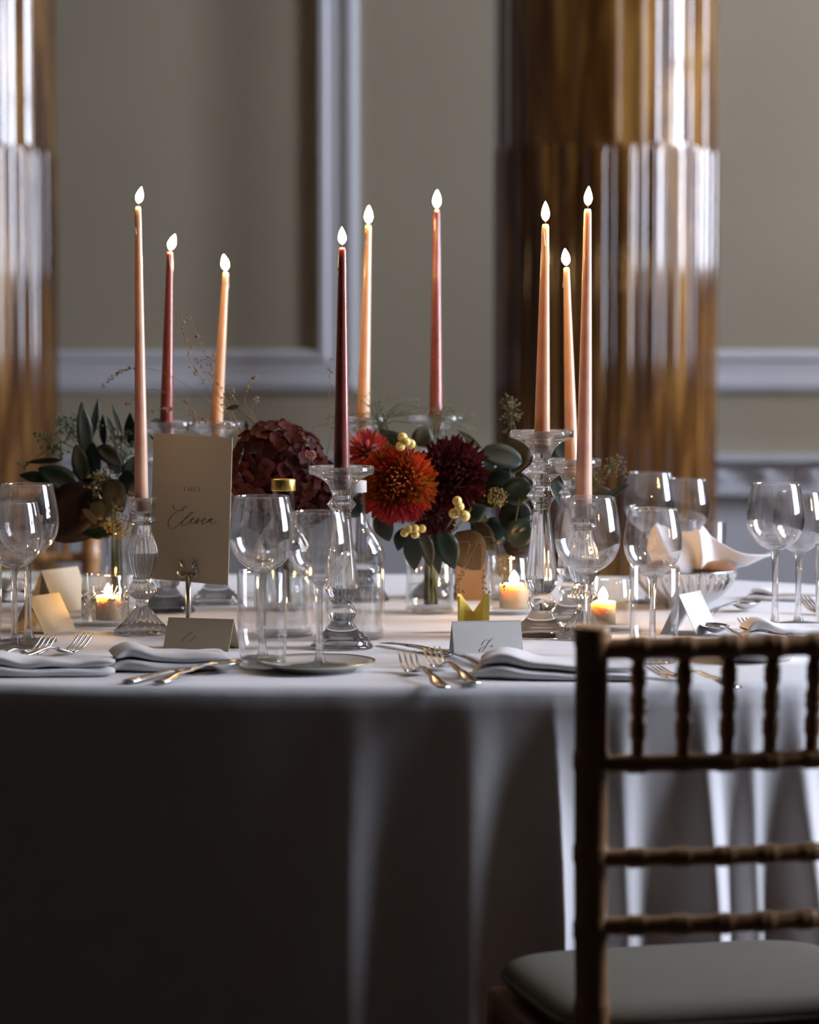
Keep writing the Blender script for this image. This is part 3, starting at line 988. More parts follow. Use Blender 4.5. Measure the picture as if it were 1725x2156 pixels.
# writing in card coordinates (metres), front leaf
initJ = [[(.004, .0165), (-.001, .0185), (-.006, .0160), (-.0085, .0115)], [(.0065, .0205), (.0015, .0165), (-.004, .0085), (-.0085, .0035), (-.0125, .0030), (-.011, .0065), (-.004, .0100)], [(.0025, .0100), (.0048, .0105), (.0045, .0088), (.0025, .0095)]]
loops = [[(.003, .0260), (-.003, .0210), (-.0075, .0155), (-.008, .0125)], [(.0090, .0205), (.0045, .0150), (.0005, .0115)], [(-.003, .0210), (.001, .0240), (.003, .0260)]]
place_card(424, 1366, math.radians(-16), 'cream place card lying left of the tall wine glass, below the table number', M['paper'], 0.090, 0.040, 0.044, [[(x * 1.0 - .012, z) for x, z in s] for s in loops])
place_card(1024, 1372, math.radians(9), 'white place card with a handwritten initial in front of the yellow paper', M['white_paper'], 0.090, 0.040, 0.040, initJ)
place_card(92, 1328, math.radians(62), 'pale place card seen end-on between the left wine glasses and the votive', M['paper'], 0.075, 0.050, 0.055)
place_card(126, 1282, math.radians(58), 'larger pale place card standing behind the cut glass votive', M['paper'], 0.085, 0.060, 0.058)
place_card(1452, 1332, math.radians(62), 'bright white place card below the bread bowl, lit by the window', M['white_paper'], 0.075, 0.055, 0.055)
place_card(990, 1262, math.radians(6), 'tan place card under the drooping leaves behind the yellow paper', M['tan_paper'], 0.045, 0.060, 0.030)

yc_ = thing('yellow_paper_crown', 'yellow folded paper with two pointed peaks behind the white place card', 'paper', T(997, 1332), 0)
for sx, nm in ((-1, 'left_peak'), (1, 'right_peak')):
    w, hp, hv, t = .0215, .054, .027, .0022
    V = []
    for yy in (0, t):
        V += [Vector((0, yy + .012, 0)), Vector((sx * w, yy - .004, 0)), Vector((sx * w, yy - .004, hp)), Vector((sx * w * .80, yy - .001, hp - .001)), Vector((0, yy + .012, hv))]
    f1, f2 = (0, 1, 2, 3, 4), (9, 8, 7, 6, 5)
    if sx < 0: f1, f2 = tuple(reversed(f1)), tuple(reversed(f2))
    side = [(i, (i + 1) % 5, 5 + (i + 1) % 5, 5 + i) for i in range(5)]
    o = obj(nm, (V, [f1, f2] + side), M['yellow_paper'], yc_, False)
    # folded-back edge strip
    V2, F2 = box(sx * w - (.009 if sx > 0 else 0), sx * w + (0 if sx > 0 else .003), -.0075, -.0055, 0, hp - (.004 if sx < 0 else 0))
    obj('folded_edge', (V2, F2), M['yellow_paper'], yc_, False)


# ------------------------------------------------------------------ cutlery
def prof_strip(fn, n, thick):
    """closed solid from fn(t) -> (y, halfwidth, z)"""
    V, Fc = [], []
    for i in range(n + 1):
        y, w, z = fn(i / n)
        V += [Vector((-w, y, z)), Vector((-w * .6, y, z + thick)), Vector((w * .6, y, z + thick)), Vector((w, y, z)), Vector((0, y, z - thick * .5))]
    for i in range(n):
        for k in range(5):
            Fc.append((i * 5 + k, i * 5 + (k + 1) % 5, (i + 1) * 5 + (k + 1) % 5, (i + 1) * 5 + k))
    Fc.append((4, 3, 2, 1, 0)); Fc.append(tuple(n * 5 + k for k in range(5)))
    return V, Fc


def lerp_table(t, tab):
    for (a, *va), (b, *vb) in zip(tab[:-1], tab[1:]):
        if t <= b:
            f = (t - a) / (b - a); f = f * f * (3 - 2 * f)
            return [x + (y - x) * f for x, y in zip(va, vb)]
    return list(tab[-1][1:])


def place_cut(root, u, v, head):
    p = T(u, v)
    root.location = p
    root.rotation_euler = (0, 0, -math.radians(head))


def fork(u, v, head, label, L=0.195, lift=1.0):
    """tip at (u, v); local +y points to the tines, y = 0 at the tips"""
    root = thing('fork', label, 'fork', (0, 0, 0), 0, 'silver forks')
    hb = lambda t: (-L + (L - .068) * t, *lerp_table(t, [(0, .0085, .003), (.12, .0105, .004), (.5, .0060, .010), (.85, .0032, .014), (1, .0034, .011)]))
    obj('handle', prof_strip(hb, 24, .0018), M['silver'], root)
    hd = lambda t: (-.068 + .024 * t, *lerp_table(t, [(0, .0034, .011), (.35, .0085, .0075), (.75, .0122, .0045), (1, .0120, .0040)]))
    obj('head', prof_strip(hd, 12, .0016), M['silver'], root)
    for k in range(4):
        x = (k - 1.5) * .0067
        pts = [(x, -.046, .0048), (x, -.034, .0045 + .001 * lift), (x, -.020, .0060 + .004 * lift), (x, -.008, .0080 + .010 * lift), (x, 0, .0090 + .015 * lift)]
        obj('tine', tube(smooth_prof(pts, 3), [.0016] * 10 + [.0013, .0010, .0006], 8), M['silver'], root)
    place_cut(root, u, v, head)
    return root


def knife(u, v, head, label, L=0.215):
    root = thing('knife', label, 'knife', (0, 0, 0), 0, 'silver knives')
    hb = lambda t: (-L + .095 * t, *lerp_table(t, [(0, .0085, .0022), (.2, .0095, .0030), (.8, .0062, .0050), (1, .0050, .0050)]))
    obj('handle', prof_strip(hb, 16, .0030), M['silver'], root)
    bl = lambda t: (-L + .095 + (L - .095) * t, *lerp_table(t, [(0, .0050, .0050), (.1, .0085, .0060), (.7, .0098, .0045), (.9, .0070, .0030), (1, .0012, .0020)]))
    obj('blade', prof_strip(bl, 20, .0010), M['silver'], root)
    place_cut(root, u, v, head)
    return root


def spoon(u, v, head, label, L=0.185):
    root = thing('spoon', label, 'spoon', (0, 0, 0), 0, 'silver spoons')
    hb = lambda t: (-L + (L - .055) * t, *lerp_table(t, [(0, .0085, .003), (.12, .0100, .004), (.5, .0055, .010), (.9, .0030, .014), (1, .0040, .012)]))
    obj('handle', prof_strip(hb, 22, .0018), M['silver'], root)
    def bw(i, j):
        r = j; a = 2 * PI * i
        x = math.cos(a) * .019 * r; y = math.sin(a) * .029 * r
        z = .0025 + .0105 * r * r
        return (x, y - .029, z)
    o = obj('bowl', grid(bw, 28, 7, True), M['silver'], root)
    thicken(o, .0012, -1)
    place_cut(root, u, v, head)
    return root


fork(105, 1376, 24, 'silver fork at left edge, the left one of two beside the napkin')
fork(183, 1372, 27, 'silver fork at left, its handle under the folded napkin')
fork(856, 1412, -13, 'silver fork in front centre, the left one of two')
fork(909, 1402, -14, 'silver fork in front centre beside the napkin', 0.205)
knife(800, 1358, -33, 'thin butter knife lying left of the two front centre forks', 0.165)
knife(922, 1370, -16, 'silver knife with its handle under the centre napkin')
knife(486, 1402, 31, 'silver knife in front of the left napkin, pointing at the tumbler')
spoon(500, 1412, 31, 'silver spoon lying nearest the table edge in front of the left napkin', 0.165)
fork(1372, 1424, -34, 'silver fork seen between the spindles of the near chair', 0.16, 0.3)
spoon(1490, 1332, -14, 'dark looking spoon below the bright white place card')
fork(1566, 1338, -26, 'silver fork above the chair rail, left of the right-hand wine glasses')
spoon(1594, 1284, 40, 'spoon lying right of the bread bowl', 0.14)
fork(1690, 1290, -34, 'silver fork at the right edge behind the wine glass stems')


# ------------------------------------------------------------------ plates
def plate(u, v, r, label, h=0.014):
    root = thing('side_plate', label, 'plate', T(u, v), 0, 'small white side plates')
    ch = obj('china', lathe([(0, .003), (r * .58, .003), (r * .60, 0), (r * .66, 0), (r * .70, .004), (r * .86, h * .7), (r * .985, h), (r, h + .0006), (r * .99, h + .0022), (r * .86, h * .7 + .003), (r * .70, .0068), (r * .62, .006), (0, .006)], 64), M['plate'], root)
    obj('gilt_rim', lathe([(r * .985, h + .0022), (r * 1.003, h + .0012), (r * 1.002, h + .0026), (r * .985, h + .0028), (r * .985, h + .0022)], 64), M['rim'], ch)
    return root


plate(666, 1411, 0.0725, 'small white plate under the front centre wine glass', 0.010)
plate(1592, 1388, 0.0650, 'white side plate seen through the near chair back', 0.017)
plate(38, 1232, 0.080, 'white side plate at the far left side of the table', 0.014)


# ------------------------------------------------------------------ napkins
def napkin(u, v, rz, L, W, Hh, label, roll=0.35, seed=1):
    """a napkin folded in soft layers, thicker at its rolled end (local -x)"""
    root = thing('napkin', label, 'napkin', T(u, v), rz, 'folded white napkins on the table')
    layers = 2
    for k in range(layers):
        def fn(i, j, k=k):
            # i around the section (y-z), j along x
            a = 2 * PI * i
            x = (j - .5) * L * (1 - .05 * k)
            bulge = 1 + 1.2 * roll * math.exp(-((j - .16) / .16) ** 2)
            w = W / 2 * (1 - .10 * k) * (1 - .22 * math.exp(-((j - .1) / .15) ** 2))
            endr = (1 - abs(2 * j - 1) ** 10) ** .5 if 0 < j < 1 else 0.02
            hh = Hh / layers * .5 * bulge
            c = math.cos(a); s = math.sin(a)
            y = w * math.copysign(abs(c) ** .45, c) * (.9 + .1 * endr)
            z = hh * (2 * k + 1) + hh * math.copysign(abs(s) ** .6, s) * (endr * .9 + .1)
            nz = noise.noise(Vector((x * 22 + seed, y * 22, k * 3.1)))
            dz = nz * .006 * (0.3 + k * .35)
            if k == 0 and s < 0: dz = 0
            return (x + (.004 * k), y + .006 * noise.noise(Vector((x * 15, seed, k))) + .006 * k, max(z + dz, 0.0004))
        obj('folded_layer', grid(fn, 40, 36, True), M['napkin'], root)
    return root


napkin(1175, 1424, math.radians(-4), 0.205, 0.105, 0.020, 'folded white napkin beside the front centre forks, behind the chair post', 0.5, 4)
napkin(352, 1406, math.radians(12), 0.150, 0.100, 0.019, 'folded white napkin in front of the ribbed candlestick', 0.5, 9)
napkin(90, 1420, math.radians(4), 0.175, 0.070, 0.019, 'shadowed white napkin at the front left table edge', 0.3, 14)
napkin(62, 1262, math.radians(30), 0.110, 0.085, 0.022, 'small folded napkin at the far left beside the plate', 0.4, 21)
napkin(1650, 1352, math.radians(10), 0.120, 0.060, 0.022, 'white napkin behind the top rail of the near chair', 0.4, 27)
napkin(1650, 1262, math.radians(-12), 0.110, 0.070, 0.014, 'flat white napkin at the far right behind the wine glass stems', 0.2, 31)

# ------------------------------------------------------------------ bread bowl
BP = T(1443, 1278)
bb = thing('bread_bowl', 'fluted silver bowl holding bread and a napkin', 'bowl', BP, 0)
flb = lambda a, r, z: r * (1 + (0.12 * abs(math.cos(a * 14 + z * 30)) - 0.09) * ss(0.006, 0.02, z) * (1 - ss(.049, .054, z)))
bw_ = obj('bowl_wall', lathe([(0, .002)] + dedge([(30, 0), (33, 2), (36, 6), (48, 14), (62, 27), (71, 41), (75, 54)]) + [(.0756, .0555), (.0735, .0545)] + list(reversed(dedge([(28, 5), (34, 8), (46, 16.5), (60, 29), (69, 42), (73, 54)]))) + [(0, .005)], 240, flb), M['silver'], bb)
obj('rolled_rim', tube([(.0752 * math.cos(2 * PI * k / 48), .0752 * math.sin(2 * PI * k / 48), .0555) for k in range(49)], .0016, 8), M['silver'], bw_)


def nap_fn(i, j):
    u, v = i * 2 - 1, j * 2 - 1
    r = max(abs(u), abs(v))
    ang = math.atan2(v, u)
    # four corners: left-back, centre peak, right wing, back
    corners = [(-2.2, Vector((-.050, -.020, .150))), (-0.9, Vector((.016, -.012, .142))), (0.75, Vector((.165, .010, .085))), (2.3, Vector((-.03, .060, .105)))]
    wsum = 0; tgt = Vector((0, 0, 0))
    for a0, c in corners:
        d = abs((ang - a0 + PI) % (2 * PI) - PI)
        w = math.exp(-(d / .58) ** 2); wsum += w; tgt += c * w
    edge = Vector((.064 * math.cos(ang), .064 * math.sin(ang), .060))
    m = 1 / (wsum + .35)
    tgt = tgt * m + edge * (.35 * m)
    bott = Vector((.035 * math.cos(ang) * min(r * 1.6, 1), .035 * math.sin(ang) * min(r * 1.6, 1), .022 + .020 * r))
    t = ss(0.25, 1, r) * .35 + .65 * max(0, r - .25) / .75
    p = bott * (1 - t) + tgt * t
    p += Vector((0, .010 * math.sin(ang * 5 + r * 4), .006 * noise.noise(Vector((u * 3, v * 3, 2))))) * r
    # keep inside the bowl below the rim
    if p.z < .058:
        lim = .030 + .038 * max(0, (p.z - .008)) / .05
        q = math.hypot(p.x, p.y)
        if q > lim: p.x *= lim / q; p.y *= lim / q
    return p


np_ = link('bread_napkin', make_mesh('bread_napkin', *grid(nap_fn, 44, 44), M['napkin']), loc=BP)
thicken(np_, .0012, 0)
tag(np_, 'white napkin standing in peaks in the silver bread bowl', 'napkin')


def bread(off, sc, label, seed):
    def fn(i, j):
        a = 2 * PI * i; b = PI * (j - .5)
        p = Vector((math.cos(a) * math.cos(b) * sc[0], math.sin(a) * math.cos(b) * sc[1], math.sin(b) * sc[2]))
        return p * (1 + .10 * noise.noise(p * 60 + Vector((seed, 0, 0))))
    o = link('bread_roll', make_mesh('bread_roll', *grid(fn, 24, 14, True), M['bread']), loc=BP + Vector(off))
    return tag(o, label, 'bread', 'bread rolls in the bowl')


bread((.044, -.014, .056), (.030, .018, .014), 'brown bread roll at the right side of the silver bowl', 1)
bread((-.040, -.022, .056), (.026, .018, .015), 'brown bread roll at the left side of the silver bowl', 5)


# ------------------------------------------------------------------ chairs of turned bamboo
def bamboo(path, r, nodes=5, n=14, bump=0.28):
    """tube with ringed knuckles; path: two or more points"""
    P = smooth_prof([tuple(p) for p in path], 12) if len(path) > 2 else [tuple(Vector(path[0]).lerp(Vector(path[1]), i / 24)) for i in range(25)]
    P = [Vector(p) for p in P]
    ln = [0]
    for a, b in zip(P[:-1], P[1:]): ln.append(ln[-1] + (b - a).length)
    tot = ln[-1]
    pos = [(k + .5) / nodes for k in range(nodes)] if isinstance(nodes, int) else nodes
    st = sorted(set([i / 24 for i in range(25)] + [min(1, max(0, q + d / tot)) for q in pos for d in (-.012, -.008, -.006, -.003, 0, .003, .006, .008, .012)]))
    path2, rad = [], []
    for s in st:
        d = s * tot
        i = 0
        while i < len(ln) - 2 and ln[i + 1] < d: i += 1
        f = (d - ln[i]) / max(ln[i + 1] - ln[i], 1e-9)
        path2.append(P[i].lerp(P[i + 1], f))
        k = 0
        for q in pos:
            e = abs(s - q) * tot
            if e < .012: k = max(k, (1 - (e / .012) ** 2) * (0.55 if e < .0025 else 1.0))
        rad.append(r * (1 + bump * k))
    return tube(path2, rad, n)


def chair(loc, rz, label, group='gilt bamboo style banquet chairs'):
    """front of the seat towards local +y; back posts at y = -0.20"""
    root = thing('bamboo_chair', label, 'chair', loc, rz, group)
    hw = .185
    zt = .868
    yb = lambda z: -.19 - .030 * max(0, (z - .44)) / .42        # raked back
    xb = lambda z, s: s * (hw - .012 * (zt - z) / .42)
    for s in (-1, 1):
        obj('back_post', bamboo([(xb(0.0, s) * 1.0, yb(0) - .03, 0), (xb(.44, s), yb(.44), .44), (xb(zt, s), yb(zt), zt + .006)]  , .0170, [.2, .38, .55, .645, .735, .845, .99], 18, .12), M['bamboo'], root)
        obj('front_leg', bamboo([(s * .185, .13, 0), (s * .185, .12, .42)], .0135, 5, 16, .16), M['bamboo'], root)
        obj('side_stretcher', bamboo([(s * .180, -.205, .20), (s * .185, .125, .20)], .0085, 4, 12), M['bamboo'], root)
    def rail(z, r, nodes, sag=.020):
        pts = [(xb(z, -1), yb(z), z), (xb(z, -1) * .5, yb(z) - sag * .75, z), (0, yb(z) - sag, z), (xb(z, 1) * .5, yb(z) - sag * .75, z), (xb(z, 1), yb(z), z)]
        return bamboo(pts, r, nodes, 16, .22)
    nd = [k / 8 for k in range(1, 8)]
    zr = (.852, .735, .638, .568)
    for i, z in enumerate(zr):
        obj('back_rail', rail(z, (.0108, .0090, .0090, .0095)[i], nd), M['bamboo'], root)
    for k in range(1, 8):
        t = k / 8 * 2 - 1
        sag = .020 * (1 - t * t)
        a = (xb(zr[1], 1) * t, yb(zr[1]) - sag, zr[1])
        b = (xb(zr[0], 1) * t, yb(zr[0]) - sag, zr[0])
        obj('spindle', bamboo([a, b], .0068, [.3, .52, .76], 14, .34), M['bamboo'], root)
    fr = obj('seat_frame', box(-.195, .195, -.20, .135, .405, .435), M['bamboo'], root, False); bevel(fr, .008)
    obj('front_stretcher', bamboo([(-.185, .128, .16), (.185, .128, .16)], .0085, 4, 12), M['bamboo'], root)
    obj('rear_stretcher', bamboo([(-.178, -.20, .26), (.178, -.20, .26)], .0085, 4, 12), M['bamboo'], root)
    def cu(i, j):
        a = 2 * PI * i; b = PI * (j - .5)
        c, s = math.cos(a), math.sin(a)
        cb, sb = max(math.cos(b), 0), math.sin(b)
        x = .195 * math.copysign(abs(c) ** .35, c) * cb ** .3
        y = .162 * math.copysign(abs(s) ** .35, s) * cb ** .3
        return (x, y - .030, .458 + .022 * math.copysign(abs(sb) ** .8, sb))
    cs = obj('cushion', grid(cu, 48, 14, True), M['cushion'], root)
    obj('piping', tube([Vector(cu(k / 48, .5)) * 1.0 for k in range(49)], .003, 6), M['cushion'], cs)
    return root


# near chair: left back post at pixel 1245, turned a little
yaw = math.radians(14)
post = at(1246, 1340, 3.0)
off = Matrix.Rotation(yaw, 3, 'Z') @ Vector((-.185, -.22, 0))
near = chair((post.x - off.x, post.y - off.y, 0), yaw, 'gilt bamboo chair in the right foreground with its back to us')
far = dup(near, None, (at(-5, 990, 5.42).x, 5.30, 0), math.radians(187), 'blurred gilt bamboo chair at the far left, behind the dark leaves')


# ------------------------------------------------------------------ flowers and foliage
def vase(u, v, r, h, label, flare=1.1):
    root = thing('glass_vase', label, 'vase', T(u, v), 0, 'small clear glass vases')
    out = smooth_prof([(r * .85, 0), (r * .95, .002), (r, h * .12), (r * .96, h * .45), (r * .94, h * .75), (r * 1.0, h * .93), (r * flare, h)], 4)
    inn = [(q - .0018, z + (.006 if z < .004 else 0)) for q, z in out]
    obj('glass_wall', lathe([(0, 0)] + out + list(reversed(inn)) + [(0, .006)], 48), M['bowlglass'], root)
    obj('water', lathe([(0, .0065), (r * .80, .0066), (r * .90, h * .1), (r * .92 - .0018, h * .5), (0, h * .5)], 40), M['water'], root)
    return root


VASE = {}
for k, a in {'bud': (245, 1286, .0160, .120, 'slim glass bud vase behind the cut glass votive'),
             'left': (597, 1284, .036, .100, 'glass vase under the burgundy hydrangea, behind the gold capped bottle'),
             'mid': (905, 1290, .036, .085, 'glass vase under the orange and dark red flowers'),
             'right': (1075, 1262, .036, .105, 'glass vase under the round eucalyptus leaves, behind the votive')}.items():
    VASE[k] = Vector(vase(*a).location)


def leaf_mesh(name, mat, kind):
    n, m = 10, 4
    V, Fc = [], []
    for i in range(n + 1):
        t = i / n
        if kind == 'long': w = .5 * math.sin(PI * t ** .85) ** .85
        elif kind == 'round': w = .5 * (max(0, 1 - (2 * t - 1) ** 2)) ** .5
        elif kind == 'broad': w = .5 * (math.sin(PI * t ** .75) ** .7)
        else: w = .5 * math.sin(PI * t) ** .6 * (1 - .3 * t)
        w = max(w, .01 if 0 < t < 1 else .004)
        for j in range(m + 1):
            s = j / m * 2 - 1
            V.append(Vector((s * w, t, .10 * (abs(s) * w * 2) ** 1.2 + .10 * math.sin(PI * t) + .015 * math.sin(9 * t + 3 * s))))
    for i in range(n):
        for j in range(m):
            Fc.append((i * (m + 1) + j, i * (m + 1) + j + 1, (i + 1) * (m + 1) + j + 1, (i + 1) * (m + 1) + j))
    me = make_mesh(name, V, Fc, mat)
    return me


LEAF = {}


def leaf(root, b, t, wid, kind='long', mat='leaf_dark', roll=0.0, off=None):
    """leaf from world point b to t, as a child of root (an unrotated empty)"""
    key = (kind, mat)
    if key not in LEAF: LEAF[key] = leaf_mesh('leaf', M[mat], kind)
    d = Vector(t) - Vector(b)
    Ln = d.length
    y = d.normalized()
    view = Vector((0, -1, 0.15))
    x = y.cross(view)
    if x.length < 1e-3: x = Vector((1, 0, 0))
    x.normalize()
    z = x.cross(y).normalized()
    Rm = Matrix((x, y, z)).transposed().to_4x4() @ Matrix.Rotation(roll, 4, 'Y')
    mw = Matrix.Translation(Vector(b) - Vector(root.location)) @ Rm @ Matrix.Diagonal((wid, Ln, min(wid, Ln), 1))
    o = link('leaf', LEAF[key], root, mw=mw)
    md = o.modifiers.new('thickness', 'SOLIDIFY'); md.thickness = .012; md.offset = 0
    return o


def stem_part(root, pts, r=.0012, mat='stem', name='stem'):
    P = smooth_prof([tuple(Vector(p) - Vector(root.location)) for p in pts], 5)
    return obj(name, tube(P, [r * (1.15 - .5 * i / len(P)) for i in range(len(P))], 7), M[mat], root)


def in_vase(k, du=0.0, dz=.012):
    return VASE[k] + Vector((du, random.uniform(-.006, .006), dz))


def sprig(name, label, cat, vkey, stem_px, D, leaves, group=None, stem_mat='stem', r=.0013, dv=None):
    """leaves: (base px, tip px, width px, kind, material, roll, depth offset)"""
    foot = in_vase(vkey, random.uniform(-.006, .006) if dv is None else dv)
    root = thing(name, label, cat, foot, 0, group)
    neck = VASE[vkey] + Vector(((foot.x - VASE[vkey].x) * .9, 0, {'bud': .118, 'left': .10, 'mid': .086, 'right': .105}[vkey]))
    stem_part(root, [foot, neck] + [at(u, v, D) for u, v in stem_px], r, stem_mat)
    for (b, t, w, kd, mt, roll, dd) in leaves:
        leaf(root, at(b[0], b[1], D + dd), at(t[0], t[1], D + dd + .35 * roll * .04), w / FPX * D, kd, mt, roll)
    return root


DL = 4.40
sprig('ruscus_sprig', 'dark glossy upright leaves at far left above the maroon leaves', 'foliage', 'bud', [(225, 1060), (190, 985)], DL, [
    ((182, 968), (171, 845), 36, 'long', 'leaf_dark', .35, -.01), ((193, 925), (207, 838), 15, 'long', 'leaf_dark', .2, .01), ((220, 940), (216, 872), 17, 'long', 'leaf_dark', -.3, .02), ((243, 925), (226, 876), 15, 'long', 'leaf_dark', .5, .03)])
sprig('olive_sprig', 'two thin grey green leaves beside the leftmost candle', 'foliage', 'bud', [(250, 1050), (262, 960)], DL + .03, [
    ((258, 915), (236, 852), 11, 'long', 'leaf_grey', .2, .0), ((277, 940), (274, 868), 27, 'long', 'leaf_dark', -.2, .0), ((330, 930), (330, 880), 34, 'round', 'leaf_dark', .1, .01)])
sprig('dark_leaf_sprig', 'dark leaves pointing left over the wine glasses', 'foliage', 'bud', [(230, 1080), (190, 1030), (150, 1000)], DL - .02, [
    ((132, 968), (53, 974), 13, 'long', 'leaf_dark', .1, .0), ((108, 1012), (40, 1000), 27, 'long', 'leaf_dark', .2, .0), ((165, 1035), (80, 985), 58, 'broad', 'leaf_dark', .2, -.01), ((205, 940), (258, 982), 38, 'broad', 'leaf_dark', -.2, .0),
    ((250, 1060), (205, 1000), 48, 'broad', 'leaf_dark', .2, .03), ((215, 1010), (140, 1000), 44, 'broad', 'leaf_dark', -.2, .03), ((270, 1010), (285, 960), 40, 'broad', 'leaf_dark', .2, .04), ((250, 1000), (232, 940), 40, 'broad', 'leaf_dark', .3, .05), ((175, 1010), (160, 935), 40, 'broad', 'leaf_dark', .3, .0), ((200, 1000), (196, 930), 38, 'broad', 'leaf_dark', -.3, .01)])
sprig('smoke_bush_sprig', 'large maroon leaves hanging above the left place cards', 'foliage', 'bud', [(235, 1085), (205, 1050)], DL - .05, [
    ((205, 1030), (92, 1135), 110, 'broad', 'leaf_red', .15, .0), ((225, 1068), (118, 1140), 70, 'broad', 'leaf_red', -.25, .02), ((190, 1035), (62, 1075), 80, 'broad', 'leaf_red', .3, .03), ((230, 1060), (165, 1110), 60, 'broad', 'leaf_red', .1, -.015),
    ((240, 1120), (172, 1122), 36, 'broad', 'leaf_dark', .2, .0)])
sprig('olive_leaf_sprig', 'olive round leaves just above the slim bud vase', 'foliage', 'bud', [(240, 1080), (235, 1040)], DL - .08, [
    ((236, 1082), (188, 1062), 46, 'broad', 'leaf_olive', .1, .0), ((228, 1106), (172, 1070), 26, 'broad', 'leaf_olive', -.2, .01), ((232, 1008), (258, 1080), 52, 'broad', 'leaf_olive', .2, .0), ((262, 990), (290, 1050), 44, 'broad', 'leaf_dark', .2, .03)])


def seeds_mesh(root, pts, r, mat, name='seed_cluster', stretch=1.4):
    """many tiny teardrop seeds, joined"""
    base = lathe([(0, 0), (.55, .25), (1.0, .8), (.95, 1.35), (.5, 1.8), (.25, 1.85), (0, 1.8)], 7)
    V, Fc = [], []
    for p, d in pts:
        q = Vector((0, 0, 1)).rotation_difference(Vector(d).normalized()).to_matrix().to_4x4()
        rr = r * random.uniform(.75, 1.15)
        Mx = Matrix.Translation(Vector(p) - Vector(root.location)) @ q @ Matrix.Diagonal((rr, rr, rr * stretch * .8, 1))
        n = len(V)
        V += [Mx @ v for v in base[0]]
        Fc += [tuple(i + n for i in f) for f in base[1]]
    o = obj(name, (V, Fc), M[mat], root)
    o['kind'] = 'stuff'
    return o


def seeded(label, vkey, D, trunk_px, clusters, mat='seed', r=.0022):
    """seeded eucalyptus: clusters = (u, v, radius px, count)"""
    foot = in_vase(vkey, random.uniform(-.006, .006))
    root = thing('seeded_eucalyptus', label, 'foliage', foot, 0, 'seeded eucalyptus sprigs')
    hz = {'bud': .118, 'left': .10, 'mid': .086, 'right': .105}[vkey]
    tr = [foot, VASE[vkey] + Vector((0, 0, hz))] + [at(u, v, D) for u, v in trunk_px]
    stem_part(root, tr, .0012)
    pts = []
    tw = ([], [])
    for (u, v, rp, n) in clusters:
        c = at(u, v, D)
        near_t = min(tr[2:], key=lambda p: (p - c).length)
        tw = join(tw, tube(smooth_prof([tuple(near_t), tuple(near_t.lerp(c, .5) + Vector((0, 0, .003))), tuple(c)], 4), .0007, 5))
        R_ = rp / FPX * D
        for _ in range(n):
            d = Vector((random.gauss(0, 1), random.gauss(0, .8), random.gauss(0.25, 1))).normalized()
            e = c + d * R_ * random.uniform(.45, 1)
            tw = join(tw, tube([tuple(c), tuple(e)], .0004, 4, False))
            pts.append((e, d))
    obj('twigs', (([v - Vector(root.location) for v in tw[0]]), tw[1]), M['stem'], root)['kind'] = 'stuff'
    seeds_mesh(root, pts, r, mat)
    return root


seeded('seeded eucalyptus with loose berries reaching left over the far left glass', 'bud', DL + .01, [(220, 1040), (175, 960), (130, 930)], [(95, 925, 26, 12), (115, 915, 18, 8), (128, 945, 24, 12), (50, 985, 14, 5), (112, 950, 14, 6)], 'seed', .0024)
seeded('dense green seeded eucalyptus left of the upright dark leaves', 'bud', DL + .03, [(222, 1040), (180, 950), (150, 905)], [(128, 885, 16, 16), (142, 896, 20, 22), (154, 912, 20, 20), (145, 918, 16, 14), (158, 885, 14, 10)], 'seed', .0016)
seeded('dense green seeded eucalyptus touching the leftmost candle', 'bud', DL + .02, [(245, 1040), (255, 970), (255, 930)], [(212, 890, 14, 12), (250, 920, 22, 26), (268, 940, 20, 22), (262, 965, 20, 22), (275, 915, 14, 12), (245, 945, 16, 14)], 'seed', .0016)
seeded('brownish seed heads in the shade of the left foliage', 'bud', DL - .07, [(238, 1060), (215, 1020)], [(205, 1010, 22, 18), (195, 1030, 20, 16), (225, 1005, 20, 16), (240, 1020, 18, 12)], 'seed_brown', .0022)
seeded('seeded eucalyptus standing up left of the tallest candlestick', 'right', 4.36, [(1085, 1060), (1080, 960), (1076, 880)], [(1068, 845, 16, 16), (1078, 862, 20, 22), (1070, 880, 18, 18), (1090, 878, 14, 12), (1072, 900, 16, 12), (1080, 930, 18, 18), (1075, 955, 20, 18)], 'seed_brown', .0015)
seeded('low seed heads right of the shorter right-hand candlestick', 'right', 4.40, [(1150, 1060), (1240, 1020)], [(1285, 985, 20, 18), (1300, 975, 16, 12), (1262, 1000, 18, 14), (1310, 995, 14, 8)], 'seed_brown', .0018)


# round eucalyptus at right
DR = 4.30
sprig('round_eucalyptus', 'round grey green leaves left of the tallest candlestick', 'foliage', 'right', [(1080, 1080), (1075, 1000), (1070, 960)], DR, [
    ((1100, 975), (1012, 950), 52, 'round', 'leaf_grey', .25, .0), ((1060, 990), (1112, 925), 70, 'round', 'leaf_olive', -.2, .02), ((1085, 1010), (1020, 1010), 50, 'round', 'leaf_dark', .3, .02)])
sprig('dark_eucalyptus', 'dark rounded leaves beside the rings of the tallest candlestick', 'foliage', 'right', [(1085, 1100), (1095, 1040)], DR - .03, [
    ((1060, 1045), (1120, 1022), 62, 'round', 'leaf_dark', .1, .0), ((1050, 1090), (1122, 1085), 74, 'round', 'leaf_dark', -.1, .01), ((1075, 1150), (1115, 1090), 66, 'broad', 'leaf_dark', .2, .0), ((1070, 1120), (1010, 1120), 60, 'round', 'leaf_dark', .2, .03),
    ((1065, 1040), (1000, 1050), 60, 'broad', 'leaf_dark', .2, .05), ((1060, 1150), (1110, 1150), 40, 'broad', 'leaf_red', .2, .03)])
